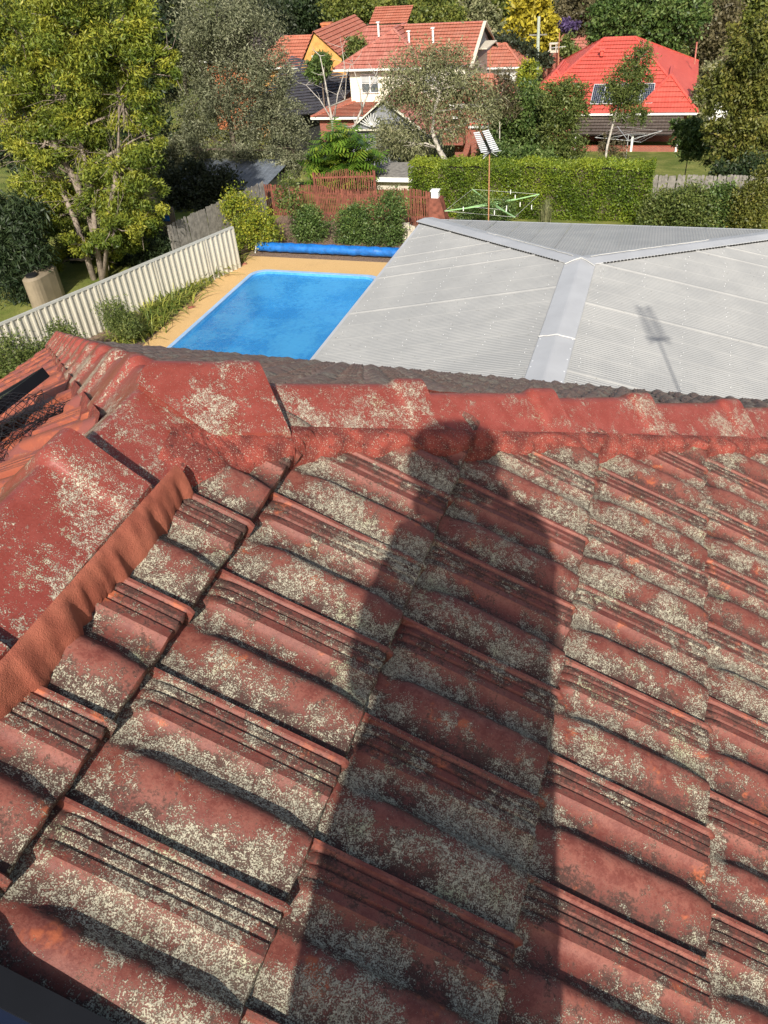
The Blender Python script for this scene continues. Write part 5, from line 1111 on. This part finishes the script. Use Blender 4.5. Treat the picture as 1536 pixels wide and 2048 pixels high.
plant('courtyard_tree', 'dark tree in front of the yellow gable', 'tree', 66, [(640, 122, 20, 14), (635, 145, 22, 18)], 3500, .28, 'shrub', None, .1)
far = [
 (108, [(345, 15, 34, 34), (330, 60, 30, 36)], 'fardark', 6000, 'dark tree peeping behind the large left tree'),
 (98, [(480, 20, 40, 36), (525, 50, 44, 40), (500, 85, 34, 26), (560, 60, 34, 40)], 'fardark', 11000, 'dark green tree behind the brown roof'),
 (114, [(620, 15, 44, 40), (625, 60, 36, 34), (590, 30, 30, 40)], 'dark', 9000, 'very dark tree between the olive and the light green trees'),
 (106, [(700, 20, 50, 32), (745, 40, 52, 32), (690, 50, 36, 24), (800, 30, 44, 30)], 'farmid', 15000, 'broad light green tree behind the cream house roof'),
 (116, [(860, 15, 44, 30), (895, 45, 40, 30), (840, 50, 30, 24)], 'farmid', 9000, 'mid green tree above the cream house ridge'),
 (122, [(945, 30, 40, 36), (985, 60, 30, 30), (960, 80, 34, 26)], 'gum', 8000, 'grey green tree left of the golden conifer'),
 (126, [(990, 10, 34, 30), (925, 5, 30, 24)], 'farmid', 5000, 'yellowish tree at the top left of the golden conifer'),
 (118, [(1150, 15, 34, 30), (1170, 40, 28, 30)], 'dry', 5000, 'brownish tree right of the golden conifer'),
 (103, [(1225, 35, 46, 34), (1270, 20, 52, 34), (1325, 40, 50, 36), (1210, 65, 34, 26), (1340, 75, 40, 24), (1290, 60, 44, 22), (1385, 30, 34, 34)], 'shrub', 20000, 'broad layered dark green tree behind the red roof'),
 (112, [(1420, 70, 40, 40), (1405, 110, 30, 30), (1440, 30, 40, 36), (1430, 140, 28, 26)], 'dry', 9000, 'dry brownish tree right of the layered tree'),
 (120, [(1500, 20, 44, 34), (1530, 50, 36, 34), (1480, 55, 30, 30)], 'farmid', 9000, 'green tree in the top right corner'),
 (76, [(1410, 190, 22, 34), (1425, 150, 20, 26), (1400, 225, 14, 16)], 'gum', 4500, 'thin greyish tree right of the red roof'),
 (130, [(760, -10, 70, 24), (1100, -14, 70, 24), (1350, -12, 80, 24), (560, -8, 70, 24)], 'fardark', 9000, 'line of dark treetops along the very top of the view'),
]
for y, bl, mt, N, lb in far: plant('distant_tree', lb, 'tree', y, bl, N, .42*y/105, mt, None, .35, None, .9, .5, .17, .5, 30, 'trees beyond the houses', twigs=3)
# the wood that closes the valley
rng = np.random.default_rng(8); blobs = []
for k in range(170):
    x = rng.uniform(-150, 130); y = rng.uniform(135, 210); r_ = rng.uniform(3.5, 7); blobs.append(((x, y, terrain(x, y)+rng.uniform(2, 11)), (r_, r_, r_*.8)))
C, bi, rn = sample_crown(blobs, 90000, rng, .2, .5, 30); V, Q = leaves(C, .95, .6, 'x', rng, bi); o = link(bpy.data.objects.new('distant_wood', fastmesh('distant_wood', V, Q, LM['farmid'], rn))); tag(o, 'dense wood closing the valley behind the houses', None, kind='stuff')

# ================================================================ solar panels on our roof
def on_left(px, py, off):
    n = SL['left'][2]; d = sight(px, py); o = Vector((0, 0, CZ)); t_ = ((AP + n*off - o).dot(n))/d.dot(n); return o + d*t_
def solar(label, org, ex, ey, nz, w, h, th=.035, grp=None):
    t_ = thing('solar_panel', label, 'solar panel', org, grp); P_ = [org, org+ex*w, org+ex*w+ey*h, org+ey*h]
    b_ = MB(); b_.add([p_+nz*.030 for p_ in P_], [(0, 1, 2, 3)]); b_.build('glass', M['cell'], t_)
    b_ = MB()
    for u, v in ((0, 1), (1, 2), (2, 3), (3, 0)): b_.bar(P_[u]+nz*.018, P_[v]+nz*.018, .035, .036, up=nz)
    b_.build('frame', M['black'], t_); return t_
nR, sR = SL['right'][2], SL['right'][0]
def on_right_px(px, py, off):
    d = sight(px, py); o = Vector((0, 0, CZ)); return o + d*(((P0+nR*off-o).dot(nR))/d.dot(nR))
cr_ = on_right_px(0, 1985, .018)
ex_ = sR; ey_ = Vector((0, -1, 0))
solar('dark smooth panel corner at the lower left of the near slope', cr_ - sR*.25, sR, ey_, nR, 1.65, 1.0)
sLv, nL = SL['left'][0], SL['left'][2]
# array on the far slope, bird mesh skirt around its edge
e0 = on_left(-20, 846, .11); e1 = on_left(70, 742, .11)
org = Vector((e0.x, e0.y, e0.z)); ul = (org-AP).dot(sLv)
solar('black solar panel edge on the far slope at the left margin', org + sLv*.02, sLv, Vector((0, 1, 0)), nL, 1.2, .30)
solar('second black solar panel on the far slope at the left margin', org + sLv*.02 + Vector((0, -1.05, 0)), sLv, Vector((0, 1, 0)), nL, 1.2, 1.0)
ms = thing('bird_mesh', 'black wire bird mesh skirt hanging from the solar panel on the far slope', 'mesh', org); b = MB()
rng = np.random.default_rng(2); U = 34; Vn = 16; gpts = {}
for i in range(U+1):
    for j in range(Vn+1):
        f = j/Vn; y = org.y + .12 - i*.021; u_ = ul - f*(.24+.05*math.sin(i*.35)) ; off = .125*(1-f)**1.4 + .022 + .022*math.sin(f*5+i*.5)*f
        gpts[i, j] = AP + sLv*u_ + Vector((0, y-AP.y + .02*math.sin(f*7+i*.2), 0)) + nL*(off) + Vector(rng.normal(0, .0015, 3))
for i in range(U+1): b.tube([gpts[i, j] for j in range(Vn+1)], .0011, 3, False)
for j in range(Vn+1): b.tube([gpts[i, j] for i in range(U+1)], .0011, 3, False)
q2 = {k: v + nL*(.012+.020*math.sin(k[0]*.7+k[1]*.9)) + sLv*(-.03+.02*math.sin(k[0]*.43)) for k, v in gpts.items()}
for i in range(0, U+1): b.tube([q2[i, j] for j in range(5, Vn+1)], .0011, 3, False)
for j in range(5, Vn+1): b.tube([q2[i, j] for i in range(U+1)], .0011, 3, False)
b.build('netting', M['black_plastic'], ms)
c_ = gpts[14, 5] + nL*.012; b = MB(); n_ = 14; vs = [c_ + (sLv*math.cos(a) + Vector((0, 1, 0))*math.sin(a))*.03 for a in np.linspace(0, 2*math.pi, n_+1)[:-1]]; b.add(vs + [v+nL*.006 for v in vs], [tuple(range(n_, 2*n_))]+[(k, (k+1) % n_, n_+(k+1) % n_, n_+k) for k in range(n_)]); b.build('clip', M['black_plastic'], ms)

# ================================================================ the photographer, standing on the slope behind the viewpoint
def pl(x, y, z): return Vector((math.cos(YAW)*x - math.sin(YAW)*y, math.sin(YAW)*x + math.cos(YAW)*y, CZ+z))
def roof_z(p_): return ZR - TP*(p_.x-XR) + .035
ft_l, ft_r = pl(-.22, -.33, 0), pl(-.03, -.30, 0); ft_l.z = roof_z(ft_l); ft_r.z = roof_z(ft_r)
per = thing('person', 'person in dark clothes standing on the tiles holding a phone', 'person', ((ft_l.x+ft_r.x)/2, (ft_l.y+ft_r.y)/2, min(ft_l.z, ft_r.z)))
def skin(name, pts, edges, rad, mat, parent, root=0, sub=2):
    me = bpy.data.meshes.new(name); me.from_pydata([tuple(p_) for p_ in pts], edges, []); me.update(); me.materials.append(mat); o = link(bpy.data.objects.new(name, me), parent)
    md = o.modifiers.new('skin', 'SKIN'); md.use_smooth_shade = True
    for i, r_ in enumerate(rad): me.skin_vertices[0].data[i].radius = (r_, r_) if not isinstance(r_, tuple) else r_
    me.skin_vertices[0].data[root].use_root = True; s_ = o.modifiers.new('sub', 'SUBSURF'); s_.levels = sub; s_.render_levels = sub; return o
M['cloth'] = plain('dark_cloth', (0.03, 0.035, 0.05), .9, .2); M['skin'] = plain('skin', (0.48, 0.29, 0.21), .55, .08); M['hair'] = plain('hair', (0.03, 0.02, 0.015), .6, .2)
J = dict(pelvis=pl(-.075, -.36, -.42), waist=pl(-.05, -.37, -.26), chest=pl(-.035, -.36, -.06), neck0=pl(-.04, -.36, .09), neck=pl(-.045, -.345, .14), head=pl(-.05, -.32, .225), crown=pl(-.05, -.33, .305),
 shl=pl(-.165, -.36, .07), ell=pl(-.20, -.30, -.24), wrl=pl(-.115, -.07, -.05), shr=pl(.10, -.36, .09), elr=pl(.125, -.30, -.24), wrr=pl(.115, -.07, -.05),
 hpl=pl(-.17, -.36, -.47), knl=pl(-.20, -.30, -.90), anl=ft_l+Vector((0, 0, .08)), tol=ft_l+pl(0, .17, 0)-Vector((0, 0, CZ))+Vector((0, 0, .03)), hpr=pl(.02, -.36, -.47), knr=pl(.0, -.28, -.93), anr=ft_r+Vector((0, 0, .08)), tor=ft_r+pl(0, .17, 0)-Vector((0, 0, CZ))+Vector((0, 0, .03)))
kn = list(J); E_ = [('pelvis', 'waist'), ('waist', 'chest'), ('chest', 'neck0'), ('neck0', 'neck'), ('neck', 'head'), ('head', 'crown'), ('chest', 'shl'), ('shl', 'ell'), ('ell', 'wrl'), ('chest', 'shr'), ('shr', 'elr'), ('elr', 'wrr'), ('pelvis', 'hpl'), ('hpl', 'knl'), ('knl', 'anl'), ('anl', 'tol'), ('pelvis', 'hpr'), ('hpr', 'knr'), ('knr', 'anr'), ('anr', 'tor')]
RD = dict(pelvis=.18, waist=.165, chest=.145, neck0=.10, neck=.062, head=.095, crown=.075, shl=.08, ell=.05, wrl=.035, shr=.08, elr=.05, wrr=.035, hpl=.125, knl=.09, anl=.045, tol=.04, hpr=.125, knr=.09, anr=.045, tor=.04)
body = skin('body', [J[k] for k in kn], [(kn.index(a), kn.index(b_)) for a, b_ in E_], [RD[k] for k in kn], M['cloth'], per, 0)
hb = MB(); c_ = J['head']+Vector((0, 0, .045))-pl(0, .015, 0)+Vector((0, 0, CZ)); pts = []; 
bm = bmesh.new(); bmesh.ops.create_icosphere(bm, subdivisions=3, radius=.105); 
for v in bm.verts: v.co = Vector((v.co.x*.88, v.co.y*1.0, v.co.z*.95)) + c_
me = bpy.data.meshes.new('hair'); bm.to_mesh(me); bm.free(); me.materials.append(M['hair']); link(bpy.data.objects.new('hair', me), per)
hat = MB(); hc_ = J['head']+Vector((0, 0, .05)); rs = [(.114, -.012), (.116, 0), (.106, .012), (.104, .058), (.085, .070), (.0, .073)]; n_ = 24
hat.add([hc_+Vector((r_*math.cos(2*math.pi*k/n_), r_*1.08*math.sin(2*math.pi*k/n_), z_)) for r_, z_ in rs for k in range(n_)], [(i*n_+k, i*n_+(k+1) % n_, (i+1)*n_+(k+1) % n_, (i+1)*n_+k) for i in range(len(rs)-1) for k in range(n_)]); hat.build('hat', M['cloth'], per, True)  # hat added to widen and square off the head's cast shadow
for sg, wr in ((-1, J['wrl']), (1, J['wrr'])):
    palm = pl(sg*.075, -.045, -.01); pts = [wr, palm]; ed = [(0, 1)]; rd_ = [.03, .034]
    for q in range(4):
        a_ = pl(sg*.062, -.040, .035-.024*q); b_ = pl(sg*.045, -.050, .032-.024*q); k = len(pts); pts += [a_, b_]; ed += [(1, k), (k, k+1)]; rd_ += [.010, .008]
    k = len(pts); pts += [pl(sg*.055, -.075, .0), pl(sg*.03, -.078, .01)]; ed += [(1, k), (k, k+1)]; rd_ += [.011, .009]
    skin('hand', pts, ed, rd_, M['skin'], per, 1, 1)
ph = thing('phone', 'black phone held in both hands of the person', 'phone', pl(0, -.035, 0)); b = MB(); mm_ = Matrix((rg, upv, -fw)).transposed().to_4x4(); b.box(Vector((0, 0, CZ))-fw*.045, (.076, .155, .009), M=mm_); b.build('body', M['black'], ph)
